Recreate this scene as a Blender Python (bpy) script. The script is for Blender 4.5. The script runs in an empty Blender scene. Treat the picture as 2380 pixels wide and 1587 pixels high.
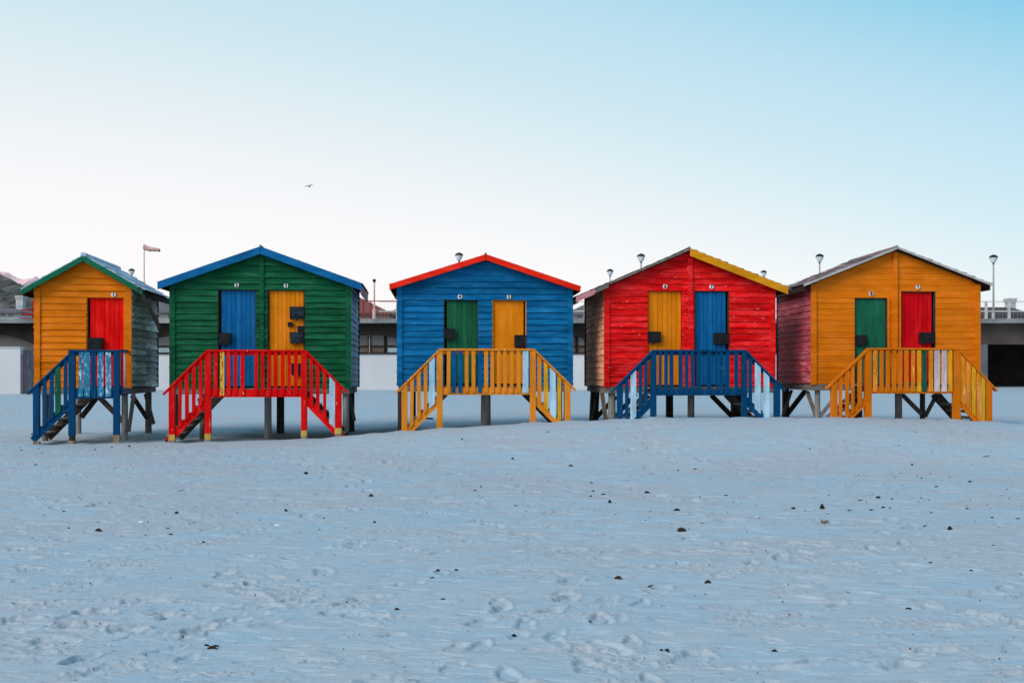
import bpy, math, random
import numpy as np
from mathutils import Vector
random.seed(7)
rng = np.random.default_rng(11)
scn = bpy.context.scene
col = scn.collection
H = 1.6            # eye height above the low sand
F = 2400.0         # focal length in photo pixels (photo 2380 wide)
CX, CY = 1190.0, 865.0

# ------------------------------------------------------------------ helpers
def link(o): col.objects.link(o); return o
def tag(o, label=None, cat=None, group=None, kind=None):
    if label: o['label'] = label
    if cat: o['category'] = cat
    if group: o['group'] = group
    if kind: o['kind'] = kind
    return o
def empty(name, loc, rz=0.0):
    o = bpy.data.objects.new(name, None); link(o)
    o.location = loc; o.rotation_euler = (0, 0, rz); o.empty_display_size = 0.3
    return o
class MB:
    def __init__(s): s.v = []; s.f = []
    def add(s, vs, fs):
        b = len(s.v); s.v += [tuple(p) for p in vs]; s.f += [tuple(b + i for i in f) for f in fs]
    def box(s, x0, x1, y0, y1, z0, z1):
        s.add([(x0,y0,z0),(x1,y0,z0),(x1,y1,z0),(x0,y1,z0),(x0,y0,z1),(x1,y0,z1),(x1,y1,z1),(x0,y1,z1)],
              [(0,3,2,1),(4,5,6,7),(0,1,5,4),(1,2,6,5),(2,3,7,6),(3,0,4,7)])
    def prism(s, poly, y0, y1):          # poly in xz, ccw seen from -y
        n = len(poly)
        s.add([(x,y0,z) for x,z in poly] + [(x,y1,z) for x,z in poly],
              [tuple(range(n)), tuple(range(2*n-1, n-1, -1))] + [(i, i+n, (i+1)%n+n, (i+1)%n) for i in range(n)])
    def beam(s, p, q, w, h, up=(0,1,0)):   # box from p to q, w along 'up' axis, h across
        p = Vector(p); q = Vector(q); d = (q-p).normalized(); u = Vector(up)
        a = (u - d*u.dot(d)).normalized(); b = d.cross(a)
        vs = []
        for c in (p, q):
            for i, j in ((-1,-1),(1,-1),(1,1),(-1,1)): vs.append(c + a*(w/2*i) + b*(h/2*j))
        s.add(vs, [(0,1,2,3),(7,6,5,4),(0,4,5,1),(1,5,6,2),(2,6,7,3),(3,7,4,0)])
    def tube(s, p, q, r0, r1=None, n=12, jag=0.0):
        r1 = r0 if r1 is None else r1
        p = Vector(p); q = Vector(q); d = (q-p).normalized()
        a = d.orthogonal().normalized(); b = d.cross(a); vs = []
        for c, r in ((p, r0), (q, r1)):
            for k in range(n):
                t = 2*math.pi*k/n; rr = r*(1+jag*random.uniform(-1,1))
                vs.append(c + a*math.cos(t)*rr + b*math.sin(t)*rr)
        s.add(vs, [tuple(range(n-1,-1,-1)), tuple(range(n, 2*n))] + [(k, (k+1)%n, (k+1)%n+n, k+n) for k in range(n)])
    def lathe(s, prof, cx, cy, n=16):
        vs = []
        for r, z in prof:
            for k in range(n):
                t = 2*math.pi*k/n; vs.append((cx+r*math.cos(t), cy+r*math.sin(t), z))
        fs = [tuple(range(n-1,-1,-1)), tuple(range((len(prof)-1)*n, len(prof)*n))]
        for i in range(len(prof)-1):
            for k in range(n): fs.append((i*n+k, i*n+(k+1)%n, (i+1)*n+(k+1)%n, (i+1)*n+k))
        s.add(vs, fs)
    def build(s, name, m, parent=None, smooth=False, bevel=0):
        me = bpy.data.meshes.new(name); me.from_pydata(s.v, [], s.f); me.validate(); me.update()
        o = bpy.data.objects.new(name, me); link(o); me.materials.append(m)
        if smooth: me.shade_smooth()
        if parent: o.parent = parent
        if bevel:
            b = o.modifiers.new('edge', 'BEVEL'); b.width = bevel; b.segments = 2; b.limit_method = 'ANGLE'
        return o

def vnoise(x, y, seed):
    xi = np.floor(x).astype(np.int64); yi = np.floor(y).astype(np.int64)
    fx = x-xi; fy = y-yi; fx = fx*fx*(3-2*fx); fy = fy*fy*(3-2*fy)
    def h(a, b):
        n = (a*374761393 + b*668265263 + seed*1442695041) & 0xffffffff
        n = ((n ^ (n >> 13))*1274126177) & 0xffffffff
        return ((n ^ (n >> 16)) & 0xffff)/65535.0
    return (h(xi,yi)*(1-fx)+h(xi+1,yi)*fx)*(1-fy) + (h(xi,yi+1)*(1-fx)+h(xi+1,yi+1)*fx)*fy
def fbm(x, y, seed, o=4):
    a = 0; w = 0.5; t = 0
    for k in range(o):
        a = a + w*vnoise(x, y, seed+k*17); t += w; x = x*2.03+5.1; y = y*2.03+1.7; w *= .5
    return a/t
def sst(a, b, x):
    t = np.clip((x-a)/(b-a), 0, 1); return t*t*(3-2*t)

# ------------------------------------------------------------------ materials
def newmat(name):
    m = bpy.data.materials.new(name); m.use_nodes = True
    nt = m.node_tree; b = nt.nodes['Principled BSDF']; return m, nt, b
def N(nt, t, **kw):
    n = nt.nodes.new(t)
    for k, v in kw.items(): setattr(n, k, v)
    return n
def mixc(nt, fac, a, b, mode='MIX'):
    n = N(nt, 'ShaderNodeMix', data_type='RGBA', blend_type=mode)
    for sock, v in ((n.inputs['Factor'], fac), (n.inputs[6], a), (n.inputs[7], b)):
        if isinstance(v, bpy.types.NodeSocket): nt.links.new(v, sock)
        elif isinstance(v, (int, float)): sock.default_value = v
        else: sock.default_value = (*v, 1)
    return n.outputs[2]
def ramp(nt, src, p0, p1, lo=0.0, hi=1.0):
    n = N(nt, 'ShaderNodeMapRange'); n.clamp = True
    nt.links.new(src, n.inputs[0]); n.inputs[1].default_value = p0; n.inputs[2].default_value = p1
    n.inputs[3].default_value = lo; n.inputs[4].default_value = hi; return n.outputs[0]
def noise(nt, vec, scale, detail=4, rough=.55):
    n = N(nt, 'ShaderNodeTexNoise'); n.inputs['Scale'].default_value = scale
    n.inputs['Detail'].default_value = detail; n.inputs['Roughness'].default_value = rough
    nt.links.new(vec, n.inputs['Vector']); return n.outputs['Fac']
def mapped(nt, scale, loc=(0,0,0)):
    tc = N(nt, 'ShaderNodeTexCoord'); mp = N(nt, 'ShaderNodeMapping')
    nt.links.new(tc.outputs['Object'], mp.inputs[0]); mp.inputs['Scale'].default_value = scale
    mp.inputs['Location'].default_value = loc
    return mp.outputs[0]

def paint(name, c, faded=None, chip=(.55,.5,.42), amt=.03, rough=.45, grain='x', fade=.5, seed=0, tone=.16, bump=.25, chip2=None, spec=.06, mott=.34):
    m, nt, b = newmat(name)
    faded = faded or tuple(min(1, v*1.25+.03) for v in c)
    sc = {'x': (1.6, 9, 22), 'z': (22, 22, 1.6), 'y': (22, 1.6, 22)}[grain]
    vg = mapped(nt, sc, (seed*3.1, 0, seed)); vi = mapped(nt, (1,1,1), (seed*1.7, seed, 2))
    n1 = noise(nt, vg, 1.6, 6, .6); n2 = noise(nt, vi, 1.3, 4)
    cc = mixc(nt, ramp(nt, n1, .42, .72, 0, fade), c, faded)
    dark = tuple(v*.62 for v in c)
    cc = mixc(nt, ramp(nt, n2, .50, .74, 0, .6), cc, dark)
    sm = {'x': (1.8, 5, 9), 'z': (9, 9, 1.8), 'y': (5, 1.8, 9)}[grain]
    n6 = noise(nt, mapped(nt, sm, (seed*.9, 7, seed*1.3)), 1.0, 7, .68)
    hv = N(nt, 'ShaderNodeHueSaturation'); nt.links.new(ramp(nt, n6, .34, .66, 1-mott, 1+mott*.6), hv.inputs['Value']); nt.links.new(ramp(nt, n6, .5, .72, 1, 1-mott*.15), hv.inputs['Saturation']); nt.links.new(cc, hv.inputs['Color']); cc = hv.outputs[0]
    geo = N(nt, 'ShaderNodeNewGeometry')
    isl = ramp(nt, geo.outputs['Random Per Island'], 0, 1, 1-tone, 1+tone*.7)
    hs = N(nt, 'ShaderNodeHueSaturation'); nt.links.new(isl, hs.inputs['Value']); nt.links.new(cc, hs.inputs['Color'])
    cc = hs.outputs[0]
    sc2 = {'x': (7, 15, 17), 'z': (18, 18, 6), 'y': (14, 6, 14)}[grain]
    vc = mapped(nt, sc2, (seed*2.3, 4, seed*.7))
    if amt > 0:
        n3 = noise(nt, vc, 1.0, 7, .72)
        th = .675 - amt*.75
        mk = ramp(nt, n3, th, th+.02, 0, 1)
        cc = mixc(nt, mk, cc, chip)
        if chip2:
            n4 = noise(nt, mapped(nt, sc2, (9+seed, 1, 5)), 1.3, 7, .7)
            cc = mixc(nt, ramp(nt, n4, th+.02, th+.04, 0, 1), cc, chip2)
    nt.links.new(cc, b.inputs['Base Color'])
    nt.links.new(ramp(nt, n1, .3, .75, rough-.1, rough+.2), b.inputs['Roughness'])
    b.inputs['Specular IOR Level'].default_value = spec if grain != 'y' else .02
    bp = N(nt, 'ShaderNodeBump'); bp.inputs['Strength'].default_value = bump; bp.inputs['Distance'].default_value = .01
    nf = noise(nt, vg, 5.0, 5, .6); nt.links.new(nf, bp.inputs['Height']); nt.links.new(bp.outputs[0], b.inputs['Normal'])
    return m
def plain(name, c, rough=.6, var=.25, scale=3.0, metal=0.0, bump=.15):
    m, nt, b = newmat(name); v = mapped(nt, (1,1,1))
    n1 = noise(nt, v, scale, 5); cc = mixc(nt, ramp(nt, n1, .35, .7), tuple(x*(1-var) for x in c), tuple(min(1, x*(1+var)) for x in c))
    nt.links.new(cc, b.inputs['Base Color']); b.inputs['Roughness'].default_value = rough; b.inputs['Metallic'].default_value = metal; b.inputs['Specular IOR Level'].default_value = .5 if 'glass' in name else .12
    bp = N(nt, 'ShaderNodeBump'); bp.inputs['Strength'].default_value = bump; bp.inputs['Distance'].default_value = .01
    nt.links.new(noise(nt, v, scale*8, 4), bp.inputs['Height']); nt.links.new(bp.outputs[0], b.inputs['Normal'])
    return m

ORANGE = (.62,.20,.012); RED = (.68,.006,.006); BLUE = (.004,.10,.26); GREEN = (.008,.105,.048)
WOOD = (.11,.085,.07)
M = {}
M['orange_siding'] = paint('orange_siding', (.73,.165,.001), (.78,.21,.006), (.85,.40,.10), .012, .4, tone=.12, seed=1, mott=.20)
M['green_siding'] = paint('green_siding', (.001,.080,.028), (.022,.14,.072), (.025,.012,.008), .035, .45, seed=2, fade=.9, tone=.24, chip2=(.10,.12,.08))
M['blue_siding'] = paint('blue_siding', (.0,.115,.30), (.012,.19,.38), (.10,.32,.50), .010, .42, seed=3, fade=.7, tone=.18)
M['red_siding'] = paint('red_siding', (.76,.0,.001), (.84,.03,.026), (.90,.42,.36), .036, .42, seed=4, fade=.8, tone=.2)
M['amber_siding'] = paint('amber_siding', (.68,.155,.001), (.74,.20,.010), (.35,.08,.005), .006, .4, seed=5, tone=.11, fade=.6, mott=.17)
M['grey_side'] = paint('weathered_grey_green_boards', (.40,.40,.36), (.92,.89,.84), (.04,.04,.035), .06, .7, 'y', seed=6, fade=1, tone=.45, chip2=(.95,.95,.92))
M['blue_side'] = paint('faded_blue_boards', (.28,.42,.52), (.74,.80,.84), (.45,.5,.52), .05, .6, 'y', seed=7, fade=.9, tone=.2)
M['brown_side'] = paint('varnished_brown_boards', (.80,.30,.14), (.88,.52,.38), (.30,.09,.05), .06, .5, 'y', seed=8, fade=.8, tone=.15)
M['crimson_side'] = paint('crimson_boards', (.46,.035,.06), (.74,.36,.40), (.16,.012,.02), .07, .45, 'y', seed=9, fade=.7, tone=.22)
M['red_door'] = paint('red_door', (.86,.0,.0), (.88,.012,.008), (.25,.0,.01), .004, .35, 'z', seed=10, tone=.08, mott=.15)
M['crimson_door'] = paint('crimson_door', (.62,.0,.004), (.68,.004,.012), (.2,.0,.01), .01, .35, 'z', seed=11, tone=.1, mott=.15)
M['blue_door'] = paint('blue_door', (.0,.105,.30), (.02,.17,.38), (.2,.35,.5), .006, .4, 'z', seed=12, fade=.7, tone=.12, mott=.15)
M['orange_door'] = paint('orange_door', (.76,.21,.002), (.80,.25,.01), (.30,.08,.008), .012, .4, 'z', seed=13, tone=.06, mott=.15)
M['peeling_orange_door'] = paint('peeling_orange_door', (.78,.21,.002), (.82,.26,.01), (.84,.50,.14), .045, .4, 'z', seed=14, tone=.05, chip2=(.25,.06,.006), mott=.15)
M['green_door'] = paint('green_door', (.010,.10,.045), (.02,.17,.07), (.1,.25,.12), .004, .45, 'z', seed=15, tone=.2, mott=.15)
M['teal_door'] = paint('teal_green_door', (.010,.115,.062), (.018,.17,.10), (.005,.06,.03), .01, .3, 'z', seed=16, tone=.08)
M['green_trim'] = paint('green_trim', (.008,.13,.065), (.03,.22,.12), (.6,.35,.1), .008, .4, seed=17, mott=.18)
M['blue_trim'] = paint('blue_trim', (.002,.12,.32), (.02,.18,.39), (.2,.35,.5), .01, .45, seed=18, mott=.18)
M['red_trim'] = paint('red_trim', (.92,.018,.003), (.92,.05,.02), (.3,.02,.01), .01, .4, seed=19, mott=.18)
M['yellow_trim'] = paint('ochre_trim', (.74,.28,.006), (.78,.34,.02), (.2,.06,.01), .012, .4, seed=20, mott=.18)
M['pink_trim'] = paint('faded_pink_board', (.58,.22,.24), (.65,.4,.42), (.3,.05,.05), .03, .6, 'y', seed=21)
M['grey_trim'] = paint('weathered_grey_trim', (.48,.45,.43), (.6,.58,.56), (.1,.08,.07), .03, .7, seed=22)
M['blue_rail'] = paint('blue_rail', (.0,.050,.14), (.003,.08,.19), (.25,.42,.5), .012, .42, 'z', seed=23, tone=.12, mott=.18)
M['worn_blue'] = paint('worn_pale_blue', (.01,.20,.38), (.10,.34,.50), (.42,.58,.66), .15, .6, 'z', seed=24, chip2=(.4,.55,.6))
M['worn_white'] = paint('worn_blue_white', (.02,.24,.42), (.3,.5,.62), (.50,.64,.72), .20, .6, 'z', seed=25)
M['worn_green'] = paint('worn_green', (.01,.10,.06), (.03,.2,.12), (.35,.55,.45), .07, .55, 'z', seed=26)
M['red_rail'] = paint('red_rail', (.72,.0,.001), (.78,.016,.008), (.85,.42,.18), .040, .4, 'z', seed=27, tone=.14, chip2=(.6,.03,.08), mott=.18)
M['yellow_red'] = paint('yellow_worn_slat', (.78,.42,.03), (.8,.5,.1), (.32,.02,.02), .16, .45, 'z', seed=28)
M['orange_rail'] = paint('orange_rail', (.76,.23,.012), (.80,.32,.06), (.80,.46,.32), .045, .45, 'z', seed=29, tone=.16, mott=.18)
M['yellow_rail'] = paint('yellow_ochre_rail', (.76,.34,.008), (.80,.40,.02), (.55,.16,.02), .06, .45, 'z', seed=30)
M['amber_rail'] = paint('amber_rail', (.62,.145,.002), (.68,.18,.006), (.3,.08,.01), .006, .4, 'z', seed=31, tone=.1, mott=.18)
M['amber_worn'] = paint('amber_worn_slat', (.74,.22,.01), (.78,.32,.03), (.84,.50,.08), .09, .45, 'z', seed=32, chip2=(.35,.08,.02))
M['bright_yellow'] = paint('bright_yellow_slat', (.72,.36,.012), (.78,.44,.02), (.4,.15,.01), .02, .4, 'z', seed=33)
M['green_rail'] = paint('green_slat', (.008,.09,.05), (.01,.12,.06), (.1,.2,.12), .006, .4, 'z', seed=34)
M['pale_slat'] = paint('pale_primed_slat', (.38,.56,.68), (.44,.62,.72), (.3,.45,.55), .01, .6, 'z', seed=35, tone=.04)
M['white_slat'] = paint('white_slat', (.58,.47,.46), (.66,.58,.57), (.38,.22,.2), .04, .55, 'z', seed=36)
M['blue_slat'] = paint('blue_slat', (.0,.08,.24), (.01,.14,.34), (.2,.3,.4), .004, .4, 'z', seed=37)
M['yellow_foot'] = paint('yellow_primer_foot', (.58,.36,.06), (.6,.45,.2), (.24,.16,.1), .12, .6, 'z', seed=38)
M['bare_foot'] = paint('bare_wood_foot', (.24,.17,.12), (.45,.42,.38), (.06,.04,.03), .08, .8, 'z', seed=39)
M['wood'] = paint('weathered_wood', (.13,.095,.075), (.26,.21,.18), (.04,.03,.025), .06, .8, 'z', seed=40, fade=.9)
M['wood_x'] = paint('weathered_beam', (.17,.13,.11), (.34,.30,.27), (.04,.03,.025), .06, .8, 'x', seed=41, fade=.9)
M['dark_wood'] = paint('dark_creosoted_wood', (.045,.033,.027), (.09,.07,.06), (.02,.015,.012), .05, .75, 'z', seed=42, fade=.8)
M['grey_pole'] = paint('silvered_round_pole', (.22,.21,.20), (.40,.39,.38), (.05,.04,.035), .06, .8, 'z', seed=43, fade=.9)
M['deck'] = paint('deck_planks', (.20,.18,.16), (.4,.38,.35), (.05,.05,.045), .05, .8, 'x', seed=44)
M['slate_blue'] = paint('blue_grey_slates', (.42,.54,.66), (.62,.72,.80), (.12,.15,.18), .02, .55, 'y', seed=45, fade=1, tone=.15)
M['slate_pink'] = paint('pinkish_grey_slates', (.27,.20,.21), (.50,.41,.42), (.07,.06,.06), .06, .6, 'y', seed=46, fade=1, tone=.35)
M['slate_dark'] = paint('dark_grey_slates', (.09,.085,.085), (.24,.21,.20), (.03,.03,.03), .06, .6, 'y', seed=47, fade=1, tone=.35)
M['soffit'] = plain('dark_soffit', (.03,.022,.018), .9)
M['inside'] = plain('dark_gap', (.012,.010,.009), .9)
M['steel'] = plain('black_lock_steel', (.016,.016,.018), .42, .5, 12, .2)
M['steel_blue'] = plain('scuffed_lock_steel', (.016,.024,.034), .35, .8, 9, .3)
M['plate'] = plain('white_plate', (.78,.78,.76), .5, .08, 20)
M['ink'] = plain('black_ink', (.012,.012,.012), .5, .1)
M['white_wall'] = plain('cream_render', (.60,.59,.60), .8, .06, .5)
M['cream_wall'] = plain('warm_render', (.50,.44,.42), .8, .06, .5)
M['concrete'] = plain('weathered_concrete', (.24,.24,.235), .85, .35, 1.6)
M['dark_concrete'] = plain('stained_concrete', (.08,.062,.054), .9, .35, .8)
M['column'] = plain('blue_grey_column', (.12,.13,.145), .85, .3, 1.5)
M['dark_paint'] = plain('dark_arch_fascia', (.030,.022,.018), .8, .3, 1)
M['frame_dark'] = plain('dark_window_frame', (.035,.022,.018), .6)
M['frame_light'] = plain('pale_mullion', (.42,.36,.33), .6)
M['glass'] = plain('window_glass', (.14,.145,.15), .12, .35, .9)
M['glass_warm'] = plain('curtained_glass', (.13,.085,.07), .15, .4, 4)
M['glass_pale'] = plain('pale_window_panel', (.42,.50,.54), .25, .2, 2)
M['lamp_metal'] = plain('black_lamp_cap', (.02,.02,.022), .4)
M['lamp_glass'] = plain('frosted_lamp_glass', (.72,.76,.80), .3, .12, 14)
M['pole_paint'] = plain('grey_lamp_pole', (.36,.32,.31), .5, .2, 8)
M['pole_pink'] = plain('pale_red_pole', (.62,.40,.38), .5, .15, 8)
M['rail_white'] = plain('pale_grey_railing', (.50,.46,.46), .5, .2, 8)
M['rail_red'] = plain('dark_red_railing', (.30,.015,.02), .45, .3, 8)
M['sock'] = paint('faded_orange_windsock', (.60,.36,.32), (.72,.54,.50), (.2,.12,.11), .05, .8, 'x', seed=50)
M['roof_red'] = plain('red_roof_tiles', (.20,.07,.065), .8, .3, 6)
M['roof_dark'] = plain('dark_roof_tiles', (.045,.038,.042), .8, .3, 6)
M['roof_slate'] = plain('grey_roof_tiles', (.13,.115,.125), .8, .3, 6)
M['house_white'] = plain('white_house_wall', (.60,.56,.56), .8, .08, 1)
M['house_pink'] = plain('pinkish_house_wall', (.50,.30,.26), .8, .1, 1)
M['chimney'] = plain('pale_chimney', (.48,.47,.47), .8, .2, 3)
M['stone'] = plain('black_wet_stone', (.014,.010,.009), .55, .5, 30, bump=.5)
M['kelp'] = plain('dark_brown_kelp', (.03,.016,.009), .45, .5, 30, bump=.5)
M['shell'] = plain('pale_shell', (.70,.62,.58), .5, .2, 30)
M['pink_stone'] = plain('pinkish_shell', (.17,.085,.065), .6, .3, 30)
M['blue_bit'] = plain('pale_blue_plastic', (.15,.50,.78), .4, .2, 20)
M['gull'] = plain('gull_feathers', (.12,.12,.12), .7, .5, 5)
M['gate'] = paint('grey_blue_gate_planks', (.055,.065,.085), (.12,.13,.16), (.02,.02,.03), .05, .7, 'z', seed=51, fade=.9)

# ------------------------------------------------------------------ sand
bpx = np.array([-1200, 0, 200, 480, 600, 700, 790, 860, 950, 1025, 1240, 1440, 1520, 1730, 2010, 2220, 2300, 2380, 2700, 3600], float)
bz_ = np.array([.29, .29, .29, .33, .355, .385, .435, .50, .54, .59, .69, .75, .785, .79, .785, .75, .71, .67, .55, .45])
bX = (bpx-CX)*18.8/F; bB = bz_-.28
def ground(x, y):
    x = np.asarray(x, float); y = np.asarray(y, float)
    base = np.interp(y, [-40, 5, 12, 18, 23, 43.6, 60, 400], [0, 0, .10, .26, .28, .86, .86, .86])
    base = base + .10*sst(2, 18, x)*sst(26, 42, y)
    w = sst(14.6, 18.7, y)
    back = np.interp(y, [0, 19.0, 20.6, 25, 34], [1, 1, .62, .45, 0])
    z = base + np.interp(x, bX, bB)*w*back
    z = z + .05*(fbm(x*.22+3, y*.35, 5, 3)-.5)*sst(6, 12, y)*(1-sst(17, 18.5, y))
    return z

def build_sand():
    ys = []
    for yy in np.linspace(1700, 928, 860): ys.append(1.55*F/(yy-CY))
    ys = np.array(ys)                                     # 4.4 .. ~59
    ys = np.concatenate([[-60, -20, -6, 0, 2, 3.2, 4.0], ys, [75, 110, 200, 500]])
    ncol = 1250
    s = np.linspace(-1, 1, ncol)
    inner = s*.60
    S, Y = np.meshgrid(inner, ys)
    X = S*np.maximum(Y, 5.0)*1.0
    edge = np.abs(np.linspace(-1, 1, ncol)[None, :])
    e = np.clip((edge-.965)/.035, 0, 1)**2
    X = X + np.sign(S)*e*(260)
    Z = ground(X, Y)
    vis = (Y > 4)*(Y < 44)
    fine = (1-sst(25, 44, Y))*vis
    # soft undulation and wind-blown hummocks
    Z = Z + .022*(fbm(X*.7, Y*1.1, 21, 4)-.5)*fine
    patch = sst(.50, .64, fbm(X*.55+8, Y*1.0+2, 33, 3))
    near = 1-sst(6.5, 13, Y)
    rough = fbm(X*9, Y*13, 41, 3)-.5
    Z = Z + rough*fine*(.004+.020*patch*(.45+.55*near))
    streak = fbm(X*2.2, Y*7.5, 57, 3)
    Z = Z - .014*sst(.58, .75, streak)*fine*(1-.3*near)
    Z = Z + .004*np.abs(fbm(X*3.3+4, Y*18, 61, 2)-.5)*fine
    dis = patch*fine*.8
    crumb = sst(.63, .70, fbm(X*1.9+20, Y*4.2+9, 133, 4))*fine*.9
    # footprints
    feet = []
    def track(x, y, ang, n, step):
        side = 1
        for k in range(n):
            fx = x+math.cos(ang)*step*k - math.sin(ang)*.11*side
            fy = y+math.sin(ang)*step*k + math.cos(ang)*.11*side
            feet.append((fx, fy, ang+random.uniform(-.25,.25), random.uniform(.010,.026), random.uniform(.8,1.2), random.random())); side = -side
    for k in range(30):
        y = 4.6+5.2*random.random()**1.4; track(random.uniform(-.58,.58)*y*1.0, y, random.choice([0, math.pi, .3, -.3, 2.8, 1.2]) + random.uniform(-.3,.3), random.randint(2,6), random.uniform(.35,.55))
    for k in range(22):
        y = 8+10*random.random(); track(random.uniform(-.55,.55)*y, y, random.uniform(0, 6.28), random.randint(2,6), random.uniform(.45,.7))
    for k in range(170):
        y = 4.6+10*random.random()**1.6; feet.append((random.uniform(-.6,.6)*y, y, random.uniform(0,6.28), random.uniform(.006,.018), random.uniform(.6,1.3), random.random()))
    for k in range(2600):
        y = 5+15*random.random()**1.1; feet.append((random.uniform(-.6,.6)*y, y, random.uniform(-.5,.5), random.uniform(.004,.011), random.uniform(.25,.9), -1.7-random.random()*.5))
    for k in range(420):
        y = 4.8+7*random.random()**1.3; feet.append((random.uniform(-.58,.58)*y, y, random.uniform(-.35,.35), random.uniform(.010,.020), random.uniform(.25,.75), -1.2-random.random()*.6))
    noise_edge = fbm(X*14, Y*14, 71, 2)
    for fx, fy, a, dp, sz, r in feet:
        i0, i1 = np.searchsorted(ys, [fy-.32, fy+.32])
        if i1 <= i0: continue
        denom = max(fy, 5.0)*.60
        j0 = int(((fx-.40)/denom+1)/2*(ncol-1)); j1 = int(((fx+.40)/denom+1)/2*(ncol-1))+2
        j0 = max(0, j0); j1 = min(ncol, j1)
        if j1 <= j0: continue
        xx = X[i0:i1, j0:j1]-fx; yy = Y[i0:i1, j0:j1]-fy
        u = (xx*math.cos(a)+yy*math.sin(a))/(.135*sz); v = (-xx*math.sin(a)+yy*math.cos(a))/(.055*sz*(1+.3*r))
        v = v*(1+.22*u)
        d = np.sqrt(u*u+v*v) + (noise_edge[i0:i1, j0:j1]-.5)*.7
        hole = -dp*(1-sst(.62, 1.05, d)); rim = (0 if r < 0 else dp*.28)*np.exp(-((d-1.25)/.25)**2)*(.5+noise_edge[i0:i1, j0:j1])
        Z[i0:i1, j0:j1] += hole+rim
        dis[i0:i1, j0:j1] = np.maximum(dis[i0:i1, j0:j1], np.exp(-((d-1.3)/.4)**2)*(.6 if r > 0 else .25))
        if r < 0: continue
        if r > .55: crumb[i0:i1, j0:j1] = np.maximum(crumb[i0:i1, j0:j1], np.exp(-((d-1.1)/.6)**2)*min(1, dp/.02))
    clod = np.maximum(0, fbm(X*24, Y*24, 141, 3)-.47)
    Z = Z + crumb*clod*.036*(1-.3*sst(8, 16, Y)) - crumb*.006*vnoise(X*31, Y*31, 7)
    dis = np.maximum(dis, crumb*.9)
    # crumbly ridges (dragged lines in the sand)
    for (x0, y0, x1, y1, w_) in ((-4.2, 7.15, -1.0, 6.95, .05), (-2.4, 5.0, -1.2, 5.35, .06), (-1.4, 5.05, -.5, 5.25, .07), (1.2, 5.55, 2.6, 5.7, .04), (-1.6, 9.2, .4, 9.4, .05), (2.2, 8.0, 3.6, 8.15, .05)):
        t = np.clip(((X-x0)*(x1-x0)+(Y-y0)*(y1-y0))/((x1-x0)**2+(y1-y0)**2), 0, 1)
        d = np.hypot(X-x0-t*(x1-x0), Y-y0-t*(y1-y0)+.05*np.sin(X*3.1))
        m_ = np.exp(-(d/w_)**2); Z += m_*(.006+.03*np.maximum(0, fbm(X*22, Y*22, 91, 2)-.45)); dis = np.maximum(dis, m_*.8)
    # wet-sand hollow under the two left huts, floor shade painted into its colour
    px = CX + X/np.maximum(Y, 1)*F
    damp_shade = 1.4*np.exp(-(np.abs(Y-21.4+.3*np.sin(X*1.3))/1.7)**4)*sst(500, 640, px)*(1-sst(930, 1010, px))
    damp_shade = damp_shade + .45*np.exp(-((Y-20.6)/1.2)**2)*sst(160, 260, px)*(1-sst(330, 420, px))
    damp_shade = damp_shade*(.55+.9*(fbm(X*2.5, Y*3, 77, 3)-.2))
    Z = Z - .03*np.clip(damp_shade, 0, 1)
    # sand drifted round the posts
    for pxx, yy in [(p, 19.05) for p in (85, 168, 271, 400, 484, 707, 787, 940, 1022, 1238, 1319, 1440, 1518, 1729, 1805, 1938, 2017, 2223, 2297)]+[(289, 20.1), (623, 20.1), (804, 20.1), (1129, 20.1), (1606, 20.1), (2088, 20.1), (652, 22.1), (183, 22.1), (345, 22.1)]:
        i0, i1 = np.searchsorted(ys, [yy-.8, yy+.8]); q = np.hypot((X[i0:i1]-(pxx-CX)/F*yy)*1.0, (Y[i0:i1]-yy)*.8)
        Z[i0:i1] += .016*np.exp(-(q/.24)**2)*(.6+.8*vnoise(X[i0:i1]*5, Y[i0:i1]*5, 3)) - .007*np.exp(-((q-.38)/.14)**2)
        damp_shade[i0:i1] = np.maximum(damp_shade[i0:i1], .22*np.exp(-((q-.1)/.2)**2))  # same mask darkens the sand around each post foot
    nr, nc = X.shape
    me = bpy.data.meshes.new('sand')
    co = np.stack([X, Y, Z], -1).reshape(-1, 3).astype(np.float32)
    me.vertices.add(nr*nc); me.vertices.foreach_set('co', co.ravel())
    idx = np.arange(nr*nc).reshape(nr, nc)
    q = np.stack([idx[:-1,:-1], idx[:-1,1:], idx[1:,1:], idx[1:,:-1]], -1).reshape(-1, 4)
    me.loops.add(q.size); me.loops.foreach_set('vertex_index', q.ravel().astype(np.int32))
    me.polygons.add(len(q)); me.polygons.foreach_set('loop_start', np.arange(0, q.size, 4, dtype=np.int32))
    me.polygons.foreach_set('loop_total', np.full(len(q), 4, np.int32)); me.polygons.foreach_set('use_smooth', np.ones(len(q), bool))
    me.update(calc_edges=True)
    for nm, arr in (('turned', dis), ('damp_shade', damp_shade)):
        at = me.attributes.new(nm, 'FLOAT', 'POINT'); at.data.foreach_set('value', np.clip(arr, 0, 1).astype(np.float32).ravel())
    m, nt, b = newmat('beach_sand')
    v = mapped(nt, (1,1,1)); vs = mapped(nt, (.8, 2.2, 1))
    n1 = noise(nt, vs, .9, 5); n2 = noise(nt, v, 90, 3); n3 = noise(nt, mapped(nt, (3, 7, 3)), 1.5, 5)
    c = mixc(nt, ramp(nt, n1, .38, .66), SAND_A, SAND_B)
    c = mixc(nt, ramp(nt, n3, .50, .70, 0, .5), c, SAND_C)
    at = N(nt, 'ShaderNodeAttribute', attribute_name='turned'); c = mixc(nt, ramp(nt, at.outputs['Fac'], 0, 1, 0, .65), c, SAND_C)
    c = mixc(nt, ramp(nt, n2, .60, .75, 0, .25), c, (.22,.24,.26))
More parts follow.
